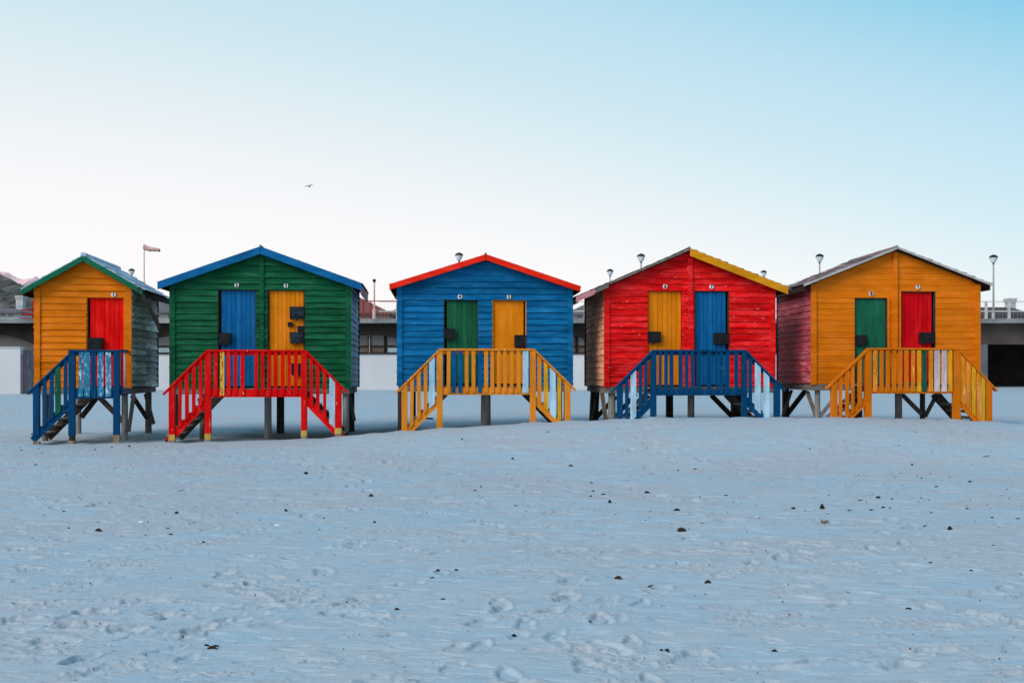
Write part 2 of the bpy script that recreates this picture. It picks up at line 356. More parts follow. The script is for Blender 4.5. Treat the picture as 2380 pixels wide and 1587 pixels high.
    at2 = N(nt, 'ShaderNodeAttribute', attribute_name='damp_shade'); c = mixc(nt, ramp(nt, at2.outputs['Fac'], .1, .8, 0, .85), c, (.09,.10,.11))  # wet tone plus painted under-floor shade
    n7 = noise(nt, mapped(nt, (2.2, 9, 2)), 2.2, 7, .66); c = mixc(nt, ramp(nt, n7, .52, .66, 0, .42), c, (.21,.24,.27))
    n8 = noise(nt, mapped(nt, (6, 14, 6), (3, 1, 0)), 2.0, 5, .7); c = mixc(nt, ramp(nt, n8, .56, .70, 0, .35), c, (.50,.52,.54))
    # fine dark shell grit
    n5 = noise(nt, mapped(nt, (9, 16, 9)), 1.6, 3, .5); c = mixc(nt, ramp(nt, n5, .755, .775, 0, .7), c, (.08,.08,.085))
    nt.links.new(c, b.inputs['Base Color']); b.inputs['Roughness'].default_value = .9; b.inputs['Specular IOR Level'].default_value = .15
    bp = N(nt, 'ShaderNodeBump'); bp.inputs['Strength'].default_value = .6; bp.inputs['Distance'].default_value = .010
    nt.links.new(noise(nt, v, 38, 6, .65), bp.inputs['Height']); nt.links.new(bp.outputs[0], b.inputs['Normal'])
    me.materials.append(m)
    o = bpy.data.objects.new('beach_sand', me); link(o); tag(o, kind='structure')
SAND_A = (.36,.415,.46); SAND_B = (.31,.42,.50); SAND_C = (.365,.37,.39)
build_sand()

# ------------------------------------------------------------------ huts
class Hut:
    def __init__(s, cxpx, deg, label, Y0=20.0, z0=.28):
        s.th = math.radians(deg); s.c = math.cos(s.th); s.s = math.sin(s.th)
        s.X0 = (cxpx-CX)/F*Y0; s.Y0 = Y0; s.z0 = z0
        s.root = empty('beach_hut', (s.X0, Y0, z0), s.th)
        tag(s.root, label, 'beach hut', 'painted beach huts on stilts')
    def at(s, px, py, off=0.0):          # local x, z on the plane 'off' metres in front of the wall
        dx = (px-CX)/F
        t = (s.Y0*s.c - s.X0*s.s - off)/(s.c - dx*s.s)
        wx = t*dx-s.X0; wy = t-s.Y0
        return wx*s.c+wy*s.s, H-(py-CY)/F*t-s.z0
    def gz(s, x, y):                    # sand height under a local point
        wx = s.X0+x*s.c-y*s.s; wy = s.Y0+x*s.s+y*s.c
        return float(ground(wx, wy))-s.z0

def siding(mb, uv, z0, z1, pitch, lo, hi, breaks, opens, lap, jig=.0025, seam=None):
    """lapped boards; uv maps (u, depth, z) to a point; lo/hi give the wall's edges at a height"""
    zs = [breaks[0]]
    while zs[-1] > z0+.02: zs.append(max(z0, zs[-1]-pitch*random.uniform(.98, 1.02)))
    if zs[-1]-z0 < .05 and len(zs) > 2 and zs[-1] != z0: zs[-1] = z0
    up = [breaks[0]]
    while up[-1] < z1-.01: up.append(min(z1, up[-1]+pitch*random.uniform(.98, 1.02)))
    zs = sorted(set([round(z, 4) for z in zs+up]))
    for b in breaks[1:]:
        k = min(range(len(zs)), key=lambda i: abs(zs[i]-b)); zs[k] = b
    for a, t in zip(zs[:-1], zs[1:]):
        segs = [(lo(a), hi(a), lo(t), hi(t))]
        for (ox0, ox1, oz) in opens:
            if a < oz-.005:
                new = []
                for (l0, r0, l1, r1) in segs:
                    if ox0 > l0 and ox1 < r0: new += [(l0, ox0, l1, ox0), (ox1, r0, ox1, r1)]
                    else: new.append((l0, r0, l1, r1))
                segs = new
        if seam is not None:
            new = []
            for (l0, r0, l1, r1) in segs: new += [(l0, seam-.003, l1, seam-.003), (seam+.003, r0, seam+.003, r1)]
            segs = new
        dj = random.uniform(-.3, .3)*lap
        for (l0, r0, l1, r1) in segs:
            if r0-l0 < .02: continue
            n = max(1, int((r0-l0)/.45)); b0 = len(mb.v); vs = []; fs = []
            for i in range(n+1):
                t_ = i/n; ub = l0+(r0-l0)*t_; ut = l1+(r1-l1)*t_
                w = random.uniform(-jig, jig)
                vs += [uv(ub, 0.0, a+w-.004), uv(ub, lap+dj, a+w), uv(ut, .001, t)]
            for i in range(n):
                k = 3*i; fs += [(k+1, k+4, k+5, k+2), (k, k+3, k+4, k+1)]
            fs += [(0, 1, 2), (3*n+2, 3*n+1, 3*n)]
            mb.add(vs, fs)

def numeral(ch, parent, x, z, y, size):
    cu = bpy.data.curves.new('numeral', 'FONT'); cu.body = ch; cu.size = size; cu.extrude = .003; cu.offset = size*.03
    cu.align_x = 'CENTER'; cu.align_y = 'CENTER'
    t = bpy.data.objects.new('numeral_text', cu); link(t)
    bpy.context.view_layer.update()
    me = bpy.data.meshes.new_from_object(t.evaluated_get(bpy.context.evaluated_depsgraph_get()))
    bpy.data.objects.remove(t); bpy.data.curves.remove(cu)
    me.materials.clear(); me.materials.append(M['ink'])
    o = bpy.data.objects.new('numeral', me); link(o); o.parent = parent
    o.rotation_euler = (math.pi/2, 0, 0); o.location = (x, y, z)

def make_hut(cfg):
    h = Hut((cfg['xl']+cfg['xr'])/2, cfg['deg'], cfg['label']); R = h.root
    D = 2.3
    xl, zb = h.at(cfg['xl'], cfg['yb']); xr, _ = h.at(cfg['xr'], cfg['yb'])
    OV = .14                                                # roof overhang in front
    rx, rz = h.at(*cfg['ridge'], OV); lx, lz = h.at(*cfg['eaveL'], OV); ex, ez = h.at(*cfg['eaveR'], OV)
    sl = (rz-lz)/(rx-lx); sr = (rz-ez)/(ex-rx)
    th = .05                                                # roof build-up
    def roofz(x): return (rz-sl*(rx-x) if x < rx else rz-sr*(x-rx))-th
    def lo(z): return max(xl, rx-(rz-th-z)/sl) if z > roofz(xl) else xl
    def hi(z): return min(xr, rx+(rz-th-z)/sr) if z > roofz(xr) else xr
    doors = []
    for d in cfg['doors']:
        a, zt = h.at(d['x0'], d['top']); b, _ = h.at(d['x1'], d['top']); doors.append((a, b, zt))
    pitch = cfg['pitch']*20/F; lap = cfg['lap']
    wm = cfg['wall']
    # front wall
    mb = MB(); br = []
    for i_, d in enumerate(doors):
        hit = [b for b in br if abs(b-d[2]) < .05]
        if hit: doors[i_] = (d[0], d[1], hit[0])
        else: br.append(round(d[2], 4)); doors[i_] = (d[0], d[1], br[-1])
    br.sort(reverse=True)
    siding(mb, lambda u, dpt, z: (u, -dpt, z), zb, rz-th-.005, pitch, lo, hi, br, doors, lap)
    mb.build('wall', wm, R)
    # side and rear walls
    zls, zrs = roofz(xl)-.01, roofz(xr)-.01
    for side, zt, xx, mt in (('l', zls, xl, cfg['sideL']), ('r', zrs, xr, cfg['sideR'])):
        mb = MB(); sg = -1 if side == 'l' else 1
        siding(mb, (lambda u, dpt, z, xx=xx, sg=sg: (xx+sg*dpt, u, z)), zb+.01, zt, pitch*1.02, lambda z: .0, lambda z: D, [zb+.01], [], lap*cfg.get('slap', 1.0), .006, 1.15 if cfg.get('seam') and side == 'r' else None)
        mb.build('wall', mt, R)
        mb = MB(); mb.box(*( (xx-.012-lap, xx+.03) if sg < 0 else (xx-.03, xx+.012+lap)), D-.05, D+.02, zb-.02, zt); mb.build('corner_trim', M['dark_wood'], R)
    mb = MB()
    siding(mb, lambda u, dpt, z: (u, D+dpt, z), zb, rz-th-.005, pitch, lo, hi, [zb], [], lap)
    mb.build('wall', cfg['sideL'], R)
    # solid dark core added inside the hut to block light
    mb = MB(); cz = zb+.02
    mb.prism([(xl+.03, cz), (xr-.03, cz), (xr-.03, roofz(xr)-.04), (rx, rz-th-.06), (xl+.03, roofz(xl)-.04)], .085, D-.03); mb.build('light_block_core', M['inside'], R)
    mb = MB(); 
    # corner trims and centre batten
    tw = .095
    for x0, x1 in ((xl-.012, xl+tw), (xr-tw, xr+.012)):
        mb = MB(); mb.box(x0, x1, -.034, -lap*.3, zb-.015, min(roofz(x0), roofz(x1))-.012); mb.build('corner_trim', cfg['trimM'], R)
    if 'batten' in cfg:
        b0, b1, c0, c1 = cfg['batten']
        a0, _ = h.at(b0, 600); a1, _ = h.at(b1, 600); d0, _ = h.at(c0, 890); d1, _ = h.at(c1, 890)
        zt = rz-th-.05
        mb = MB(); vs = [(d0, -.045, zb), (d1, -.045, zb), (a1, -.045, zt), (a0, -.045, zt), (d0, -lap*.3, zb), (d1, -lap*.3, zb), (a1, -lap*.3, zt), (a0, -lap*.3, zt)]
        mb.add(vs, [(0,1,2,3), (0,4,5,1), (1,5,6,2), (2,6,7,3), (3,7,4,0)]); mb.build('centre_batten', cfg['trimM'], R)
    # doors
    for d, (a, b, zt) in zip(cfg['doors'], doors):
        rec = .068; gl, gr = d.get('gap', (.012, .012))
        mb = MB(); n = d.get('planks', 7); w = (b-a-.03-gl-gr)/n; x = a+.015+gl
        for k in range(n):
            dy = random.uniform(0, .003)
            if d.get('flat'): 
                mb.box(a+.012+gl, b-.012-gr, rec-.03, rec, zb+.03, zt-.02); break
            mb.box(x+.004, x+w-.004, rec-.028+dy, rec, zb+.03, zt-.02); mb.box(x-.001, x+w+.001, rec-.016, rec-.004, zb+.031, zt-.021); x += w
        dr = mb.build('door', d['m'], R)
        mb = MB()
        mb.box(a-.0, a+.016, -.004, .075, zb, zt); mb.box(b-.016, b, -.004, .075, zb, zt); mb.box(a+.016, b-.016, .0, .075, zt-.014, zt)
        mb.build('door_frame', d.get('frame', M['dark_wood']), R)
        if d.get('jamb'):
            j0, j1, jm, jt, jb = d['jamb']; u0, v0 = h.at(j0, jt); u1, v1 = h.at(j1, jb); mb = MB(); mb.box(u0, u1, -.026, -.001, v1, v0); mb.build('door_frame', jm, R)
        for (x0, y0, x1, y1, mk) in d.get('locks', []):
            u0, v0 = h.at(x0, y0, .06); u1, v1 = h.at(x1, y1, .06); dp = .075 if (x1-x0) > 20 else .045
            mb = MB(); mb.box(u0, u1, rec-.03-dp, rec-.028, v1, v0); mb.box(u0-.006, u1+.006, rec-.03-dp-.006, rec-.03-dp+.014, v0-.012, v0+.006)
            if (x1-x0) > 20:
                mb.box(u0+.03, u1-.03, rec-.03-dp-.004, rec-.03-dp+.001, v1+.03, v0-.04)
                mb.tube(((u0+u1)/2, rec-.04, v1-.03), ((u0+u1)/2, rec-.04, v1), .012)
            mb.build('lock_box', M[mk], dr, bevel=.006)
        # number plate
        nx, ny, ch = d['num']; u, v = h.at(nx, ny, .03); s_ = .041
        pts = []
        for k in range(16):
            t = (k+.5)/16*2*math.pi; r = s_*(1.13 if k % 4 in (1, 2) else 1.0)*random.uniform(.94, 1.05); pts.append((u+r*math.cos(t), v+r*math.sin(t)))
        mb = MB(); mb.prism(pts, -.036, -.030); pl = mb.build('number_plate', M['plate'], R)
        numeral(ch, pl, u, v, -.040, .094)
    # roof
    RL = D+.20
    for side in (0, 1):
        exx, ezz = (lx, lz) if side == 0 else (ex, ez)
        mb = MB(); y0, y1 = -OV+.005, RL
        A = Vector((rx, 0, rz)); B = Vector((exx, 0, ezz)); n = (B-A).normalized(); nn = Vector((-n.z, 0, n.x)) if side == 1 else Vector((n.z, 0, -n.x))
        if nn.z < 0: nn = -nn
        Ls = (B-A).length
        def P(s_, h_, y): q = A+n*s_+nn*h_; return (q.x, y, q.z)
        mb.add([P(-.0, -th, y0+.02), P(Ls, -th, y0+.02), P(Ls, -.018, y0+.02), P(0, -.018, y0+.02), P(0, -th, y1), P(Ls, -th, y1), P(Ls, -.018, y1), P(0, -.018, y1)],
               [(0,1,2,3), (7,6,5,4), (0,4,5,1), (1,5,6,2), (2,6,7,3)])
        mb.build('roof_boarding', M['soffit'], R)
        mb = MB(); rows = int(Ls/cfg.get('rowp', .155)); ps = Ls/rows; tk = cfg.get('slate_t', .012)
        for k in range(rows):
            s0 = k*ps-.02 if k else 0; s1 = (k+1)*ps+.015
            ntile = cfg.get('ntile', 9); yy = y0-random.uniform(0, .02); step = (y1-y0)/ntile; off = (k % 2)*.5*step
            edges = [y0-random.uniform(0, .025)]+[y0+off+step*i for i in range(1 if off == 0 else 0, ntile) if y0+off+step*i > y0+.05]+[y1]
            for a_, b_ in zip(edges[:-1], edges[1:]):
                j = random.uniform(-.004, .008)*cfg.get('slate_j', 1); e = random.uniform(-.012, .012)
                hs, he = -.012, (.006 if tk > .006 else 0)+tk+j
                vs = [P(s0, hs, a_+.003), P(s1+e, he-tk, a_+.003), P(s1+e, he, a_+.003), P(s0, hs+tk, a_+.003), P(s0, hs, b_-.003), P(s1+e, he-tk, b_-.003), P(s1+e, he, b_-.003), P(s0, hs+tk, b_-.003)]
                mb.add(vs, [(0,1,2,3), (7,6,5,4), (0,4,5,1), (1,5,6,2), (2,6,7,3), (3,7,4,0)])
        rf = mb.build('roof', cfg['slate'], R)
        if side == 0:
            mb = MB(); rc = cfg.get('rc', .022); mb.tube((rx, y0-(.03 if rc > .03 else 0), rz+.012), (rx, y1, rz+.012), rc, rc, 8); mb.build('ridge_cap', cfg['slate'], rf)
        # fascia board up the gable
        fm = cfg['fascia'][side]
        if fm:
            mat, hh, ext = fm; ht = hh*19.85/F
            A2 = Vector((rx, 0, rz)); B2 = A2+n*(Ls+ext)
            sgn = -1 if side == 0 else 1
            k = (B2.z-A2.z)/(B2.x-A2.x)
            g = .004*sgn
            x0, x1 = A2.x+g, B2.x
            poly = [(x0, A2.z-ht), (x1, B2.z-ht*.98), (x1, B2.z), (x0, A2.z)]
            if sgn < 0: poly = poly[::-1]
            mb = MB(); mb.prism(poly, -OV-.028, -OV-.002); mb.build('fascia', mat, R, bevel=.003)
        # rafter ends / eave board along the side
        xe = exx-(.03 if side else -.03)
        mb = MB()
        em, ea, eb, eh = cfg.get('eave', {}).get(side, (M['soffit'], 0, RL-.05, .12))
        mb.box(min(xe, xe+(.018 if side else -.018)), max(xe, xe+(.018 if side else -.018)), -OV+.03+ea, eb, ezz-eh, ezz-.035); mb.build('eave_board', em, R)
    # small gap piece closing eave underside
    # floor frame
    mb = MB(); mb.box(xl+.02, xr-.02, -.01, .09, zb-.125, zb-.005); mb.build('floor_beam', M['wood_x'], R)
    mb = MB(); mb.box(xl+.02, xr-.02, D-.12, D-.02, zb-.125, zb-.005); mb.build('floor_beam', M['wood_x'], R)
    for xx in (xl+.01, xr-.09):
        mb = MB(); mb.box(xx, xx+.08, .095, D-.125, zb-.125, zb-.006); mb.build('floor_beam', M['wood_x'], R)
    mb = MB(); mb.box(xl+.11, xr-.11, .1, D-.13, zb-.03, zb-.008); mb.build('floor', M['dark_wood'], R)
    # stilts: (px, y, radius, square?, material, lean)
    for (px, y, r, sq, mk, lean) in cfg['stilts']:
        x, _ = h.at(px, 940, -y); g = h.gz(x, y)-.35; zt = zb-.126
        mb = MB(); xb = x+lean
        if sq: mb.beam((xb, y, g), (x, y, zt), 2*r, 2*r)
        else: mb.tube((xb, y, g), (x, y, zt), r, r*.95, 14, .03)
        mb.build('stilt', M[mk], R)
    for (p0, p1, y0, y1, w, mk) in cfg['braces']:
        a, az = h.at(p0[0], p0[1], -y0); b, bz = h.at(p1[0], p1[1], -y1)
        mb = MB(); mb.beam((a, y0, az), (b, y1, bz), .035, w, (0, 1, .01)); mb.build('brace', M[mk], R)
    # porch
    po = cfg['porch']; RO = .95
    pl, ptop = h.at(po['x0'], po['top'], RO); pr, ptop2 = h.at(po['x1'], po['top'], RO)
    zdeck = zb+.0
    dl = pl; dr_ = pr
    mb = MB(); yb_ = -.04
    k = 0; yy = -RO+.03
    while yy < -.06:
        mb.box(dl+.0, dr_-.0, yy, yy+.135, zdeck-.035, zdeck-random.uniform(.0, .004)); yy += .145
    mb.build('porch_deck', M['deck'], R)
    mb = MB(); mb.box(dl+.05, dl+.11, -RO+.04, -.05, zdeck-.14, zdeck-.036); mb.build('porch_joist', M['dark_wood'], R)
    mb = MB(); mb.box(dr_-.11, dr_-.05, -RO+.04, -.05, zdeck-.14, zdeck-.036); mb.build('porch_joist', M['dark_wood'], R)
    _, bt = h.at(po['x0'], po['bt'], RO); _, bb = h.at(po['x0'], po['bb'], RO)
    rail = M[po['m']]
    # railing: top rail, handrails, bottom board as one mesh; posts and slats are its children
    mb = MB()
    mb.box(pl-.02, pr+.02, -RO-.055, -RO+.045, ptop-.035, ptop)
    mb.box(pl, pr, -RO+.003, -RO+.028, ptop-.10, ptop-.036)
    mb.box(pl+.03, pr-.03, -RO-.022, -RO+.003, bb, bt)
    hands = []
    for side, key in ((-1, 'hl'), (1, 'hr')):
        if key not in po: continue
        (x0, y0), (x1, y1) = po[key]
        u0, v0 = h.at(x0, y0, RO); u1, v1 = h.at(x1, y1, RO)
        A = (u0, -RO-.005, v0-.018); B = (u1, -RO-.005, v1-.018)
        mb.beam(A, B, .10, .034)
        mb.beam((u0, -RO+.014, v0-.075), (u0+(u1-u0)*.86, -RO+.014, v0+(v1-v0)*.86-.075), .024, .06)
        hands.append((side, u0, v0, u1, v1))
    rl = mb.build('railing', rail, R, bevel=.003)
    for side, u0, v0, u1, v1 in hands:
        k = (v1-v0)/(u1-u0)
        fr = po.get('stair_frac', {}).get(side, .93)
        ua, ub = u0, u0+(u1-u0)*fr
        drop = .925
        for yy, mt, w in ((-RO-.009, rail, .125), (-.10, M['dark_wood'], .15)):
            mb = MB(); A = (ua, yy, v0-drop); B = (ub-(u1-u0)*.04, yy, v0+k*(ub-u0)-drop)
            if yy > -.5: A = (ua-(u1-u0)*.12, yy, v0-drop-k*(u1-u0)*.12)
            mb.beam(A, B, .026 if yy < -.5 else .04, w); st = mb.build('stringer', mt, R)
        ns = 5
        for i in range(1, ns+1):
            t = i/(ns+.6); ux = u0+(u1-u0)*t*.92; zz = v0-drop+.02+(v1-v0)*t*.92
            mb = MB(); mb.box(ux-.10, ux+.10, -RO+.03, -.13, zz-.018, zz+.018); mb.build('tread', M['deck'] if i % 2 else M['wood_x'], R)
    for (x0, x1, ytop, ybase, foot) in po['posts']:
        a, zt = h.at(x0, ytop, RO); b, _ = h.at(x1, ytop, RO); xm = (a+b)/2
        g = h.gz(xm, -RO)
        zt = min(zt, ptop-.034)
        kk = 0
        for side, u0, v0, u1, v1 in hands:
            if (xm-u0)*side > .06: zt = v0+(v1-v0)*(xm-u0)/(u1-u0)-.045; kk = (v1-v0)/(u1-u0)*(b-a)/2
        mb = MB(); zf = g-.35 if not foot else g+.16
        y0_, y1_ = -RO-.045, -RO+.045
        vs = [(a,y0_,zf),(b,y0_,zf),(b,y1_,zf),(a,y1_,zf),(a,y0_,zt-kk),(b,y0_,zt+kk),(b,y1_,zt+kk),(a,y1_,zt-kk)]
        mb.add(vs, [(0,3,2,1),(4,5,6,7),(0,1,5,4),(1,2,6,5),(2,3,7,6),(3,0,4,7)])
        p = mb.build('post', rail, rl, bevel=.004)
        if foot:
            mb = MB(); zc = zf
            if foot == 'yellow':
                mb.box(a-.001, b+.001, y0_-.001, y1_+.001, g+.055, zf-.0005); mb.build('post_foot', M['yellow_foot'], rl)
                mb = MB(); mb.box(a, b, y0_, y1_, g-.35, g+.0545); mb.build('post_foot', M['bare_foot'], rl)
            else:
                mb.box(a-.001, b+.001, y0_-.001, y1_+.001, g-.35, zf-.0005+(-.1 if foot == 'short' else 0)); mb.build('post_foot', M['bare_foot'], rl)
    for it in po['slats']:
        x0, x1, mk = it[:3]; xm = (x0+x1)/2
        a, _ = h.at(x0, 860, RO+.03); b, _ = h.at(x1, 860, RO+.03); c = (a+b)/2
        zt, zl, ka = ptop-.04, bb+.035, 0
        for side, u0, v0, u1, v1 in hands:
            if (c-u0)*side > .01:
                zt = v0+(v1-v0)*(c-u0)/(u1-u0)-.055; zl = zt-.86; ka = (v1-v0)/(u1-u0)*(b-a)/2
                g = h.gz(c, -RO)
        ln = random.uniform(-.006, .006)+(it[3] if len(it) > 3 else 0)
        y0_, y1_ = -RO-.044, -RO-.023
        vs = [(a,y0_,zl-ka),(b,y0_,zl+ka),(b,y1_,zl+ka),(a,y1_,zl-ka),(a+ln,y0_,zt-ka),(b+ln,y0_,zt+ka),(b+ln,y1_,zt+ka),(a+ln,y1_,zt-ka)]
        mb = MB(); mb.add(vs, [(0,3,2,1),(4,5,6,7),(0,1,5,4),(1,2,6,5),(2,3,7,6),(3,0,4,7)])
        o = mb.build('baluster', M[mk or po['m']], rl, bevel=.002)
        if mk and mk != po['m']: o['label'] = SLATNAME.get(mk, 'odd coloured baluster')
    return h, dict(xl=xl, xr=xr, zb=zb, rx=rx, rz=rz, ex=ex, ez=ez, lx=lx, lz=lz, sr=sr, sl=sl)
SLATNAME = {'worn_blue': 'worn pale blue baluster', 'worn_white': 'baluster worn down to white', 'worn_green': 'peeling green baluster', 'yellow_red': 'yellow baluster flecked with red',
            'blue_slat': 'blue baluster', 'pale_slat': 'wide pale unpainted baluster', 'amber_worn': 'worn amber baluster', 'yellow_rail': 'yellow ochre baluster', 'green_rail': 'dark green baluster',
            'white_slat': 'whitish bare baluster', 'bright_yellow': 'bright yellow baluster'}
def S(o, rng_, mk=None, org=0.0, sc=3.016):   # slat x-range given in an enlargement
    return [((a)/sc+org, (b)/sc+org, m) for a, b, m in rng_]

W = None
hut1 = dict(xl=82, xr=305, yb=901, deg=7.0, ridge=(194, 594), eaveL=(50, 673), eaveR=(334, 674), wall=M['orange_siding'], trimM=M['orange_siding'],
    sideL=M['orange_siding'], sideR=M['grey_side'], pitch=15, lap=.017, slap=2.0, seam=True, slate=M['slate_blue'], slate_t=.022, slate_j=.6, ntile=2, rowp=.21, rc=.055,
    label='single orange hut with red door, green gable boards and blue railing, leftmost',
    doors=[dict(x0=200.5, x1=289, top=690.5, gap=(.045, .0), m=M['red_door'], planks=7, num=(263.6, 685, '1'), locks=[(202, 785, 237, 812, 'steel')], frame=M['orange_siding'], jamb=(289, 293.5, M['orange_siding'], 690, 896))],
    fascia=[(M['green_trim'], 13.5, 0), (M['green_trim'], 13.5, -.02)],
    stilts=[(183, 2.1, .055, 0, 'grey_pole', 0), (290, .08, .062, 0, 'grey_pole', 0), (345, 2.1, .07, 0, 'wood', 0), (168, .08, .06, 0, 'wood', 0), (105, .08, .06, 0, 'wood', 0), (112, 2.1, .06, 0, 'wood', 0)],
    braces=[((189, 970), (226, 922), .5, .5, .10, 'dark_wood'), ((230, 922), (292, 985), .45, .12, .10, 'wood'), ((311, 915), (299, 1003), -.03, -.03, .07, 'wood'), ((308, 920), (342, 972), 1.0, 2.0, .09, 'dark_wood'), ((338, 915), (357, 985), 1.9, 1.7, .075, 'wood')],
    porch=dict(x0=163, x1=276, top=813, bt=906, bb=926, m='blue_rail', hl=((171, 813), (65, 913)),
        posts=[(160, 175, 812, 1031, 'short'), (264, 278.5, 815, 1029, 'bare'), (78, 92.5, 891, 1032, 'short')],
        slats=S(0, [(552,583,'worn_blue'),(590,632,'worn_blue'),(640,675,None),(685,725,'worn_blue'),(742,780,'worn_white'),(302,328,None),(348,378,None),(388,427,'worn_green'),(447,473,None)], org=0)))
hut2 = dict(xl=396, xr=815, yb=901, deg=5.0, ridge=(605, 573), eaveL=(366.5, 655), eaveR=(841, 658), wall=M['green_siding'], trimM=M['green_siding'],
    sideL=M['green_siding'], sideR=M['blue_side'], pitch=14.2, lap=.025, slap=1.0, slate=M['slate_dark'], slate_t=.004, slate_j=.3, batten=(603.5, 613.5, 603.5, 613.5),
    label='green double hut with blue and orange doors, blue gable boards and red railing',
    doors=[dict(x0=506, x1=595.5, top=672.5, gap=(.045, .0), m=M['blue_door'], planks=7, num=(550, 663, '2'), locks=[(508, 774, 536, 801, 'steel')]),
           dict(x0=622, x1=708.5, top=673, m=M['peeling_orange_door'], planks=8, num=(664.6, 664, '3'), locks=[(673, 713, 706, 741, 'steel_blue'), (668, 749, 680, 759, 'steel'), (690, 758, 709, 770, 'steel'), (673, 772, 706, 797, 'steel_blue'), (677, 845, 700, 871, 'steel')])],  # last lock entry is a dark box standing in for a hole
    fascia=[(M['blue_trim'], 18, 0), (M['blue_trim'], 18, 0)], eave={1: (M['pink_trim'], .05, 2.45, .21)},
    stilts=[(623, .1, .072, 0, 'grey_pole', 0), (652, 2.1, .072, 1, 'dark_wood', 0), (471, .1, .06, 0, 'wood', 0), (804, .1, .065, 0, 'grey_pole', 0), (816, 2.1, .07, 1, 'dark_wood', 0), (408, 2.1, .06, 0, 'wood', 0)],
    braces=[((463, 925), (473, 985), .3, .2, .06, 'dark_wood'), ((812, 918), (824, 978), 1.9, 1.8, .07, 'wood')],
    porch=dict(x0=484, x1=707, top=812.5, bt=905, bb=923, m='red_rail', hl=((481, 814), (380, 914)), hr=((709.7, 812), (808, 910)),
        posts=[(476.6, 491, 814, 1026, 'yellow'), (700, 713.7, 814, 1019, 'yellow'), (393, 407, 896, 1026, 'yellow'), (779, 794, 888, 1014, 'yellow')],
        slats=S(0, [(472,500,None),(517,548,'yellow_red'),(565,592,None),(612,637,None),(660,688,None),(757,783,None),(805,830,None),(850,875,None),(893,920,None),(943,970,None),(990,1015,None),(1035,1062,None),
                    (225,248,None),(272,300,None),(320,345,None),(370,395,None),(1147,1170,None),(1190,1215,None),(1240,1262,None),(1283,1322,'pale_slat')], org=340)))
hut3 = dict(xl=924, xr=1330, yb=895, deg=4.0, ridge=(1129, 591), eaveL=(905.5, 660), eaveR=(1349, 665), wall=M['blue_siding'], trimM=M['blue_siding'],
    sideL=M['blue_siding'], sideR=M['blue_siding'], pitch=14.3, lap=.020, slate=M['slate_dark'], slate_t=.004, slate_j=.3,
    label='blue double hut with green and orange doors, red gable boards and orange railing',
    doors=[dict(x0=1031, x1=1111, top=696.6, gap=(.045, .0), m=M['green_door'], planks=6, num=(1069, 689.6, '4'), locks=[(1032, 764, 1057, 788, 'steel')]),
           dict(x0=1144, x1=1223, top=696.6, gap=(.0, .04), m=M['orange_door'], flat=1, num=(1182.7, 690, '5'), locks=[(1196, 779, 1222, 807, 'steel')], frame=M['orange_door'])],
    fascia=[(M['red_trim'], 14, 0), (M['red_trim'], 14, 0)],
    stilts=[(1129, .1, .10, 0, 'grey_pole', .0), (930, .1, .045, 1, 'dark_wood', 0), (1318, .1, .06, 1, 'dark_wood', 0), (960, 2.1, .06, 0, 'dark_wood', 0), (1300, 2.1, .06, 0, 'dark_wood', 0)],
    braces=[((975, 971), (1007, 973), 1.0, 1.0, .035, 'dark_wood')],
    porch=dict(x0=1022, x1=1238, top=810, bt=900, bb=917.5, m='orange_rail', hl=((1022.5, 810), (921, 910)), hr=((1239.8, 809.5), (1338, 905)),
        posts=[(1015, 1028.7, 812, 994, None), (1231.5, 1245, 812, 981, None), (933.6, 947, 895, 1001, None), (1312, 1325.4, 887, 980, None)],
        slats=S(0, [(537,563,None),(573,600,'blue_slat'),(617,645,'blue_slat'),(665,690,None),(712,738,None),(757,783,'blue_slat'),(800,827,None),(845,870,None),(890,915,None),(935,960,None),(980,1005,None),(1027,1055,None),(1070,1110,'pale_slat'),
                    (280,305,None),(330,357,None),(377,402,None),(415,455,'pale_slat'),(1172,1200,None),(1220,1247,'yellow_rail'),(1262,1302,'pale_slat'),(1315,1340,'yellow_rail')], org=860)))
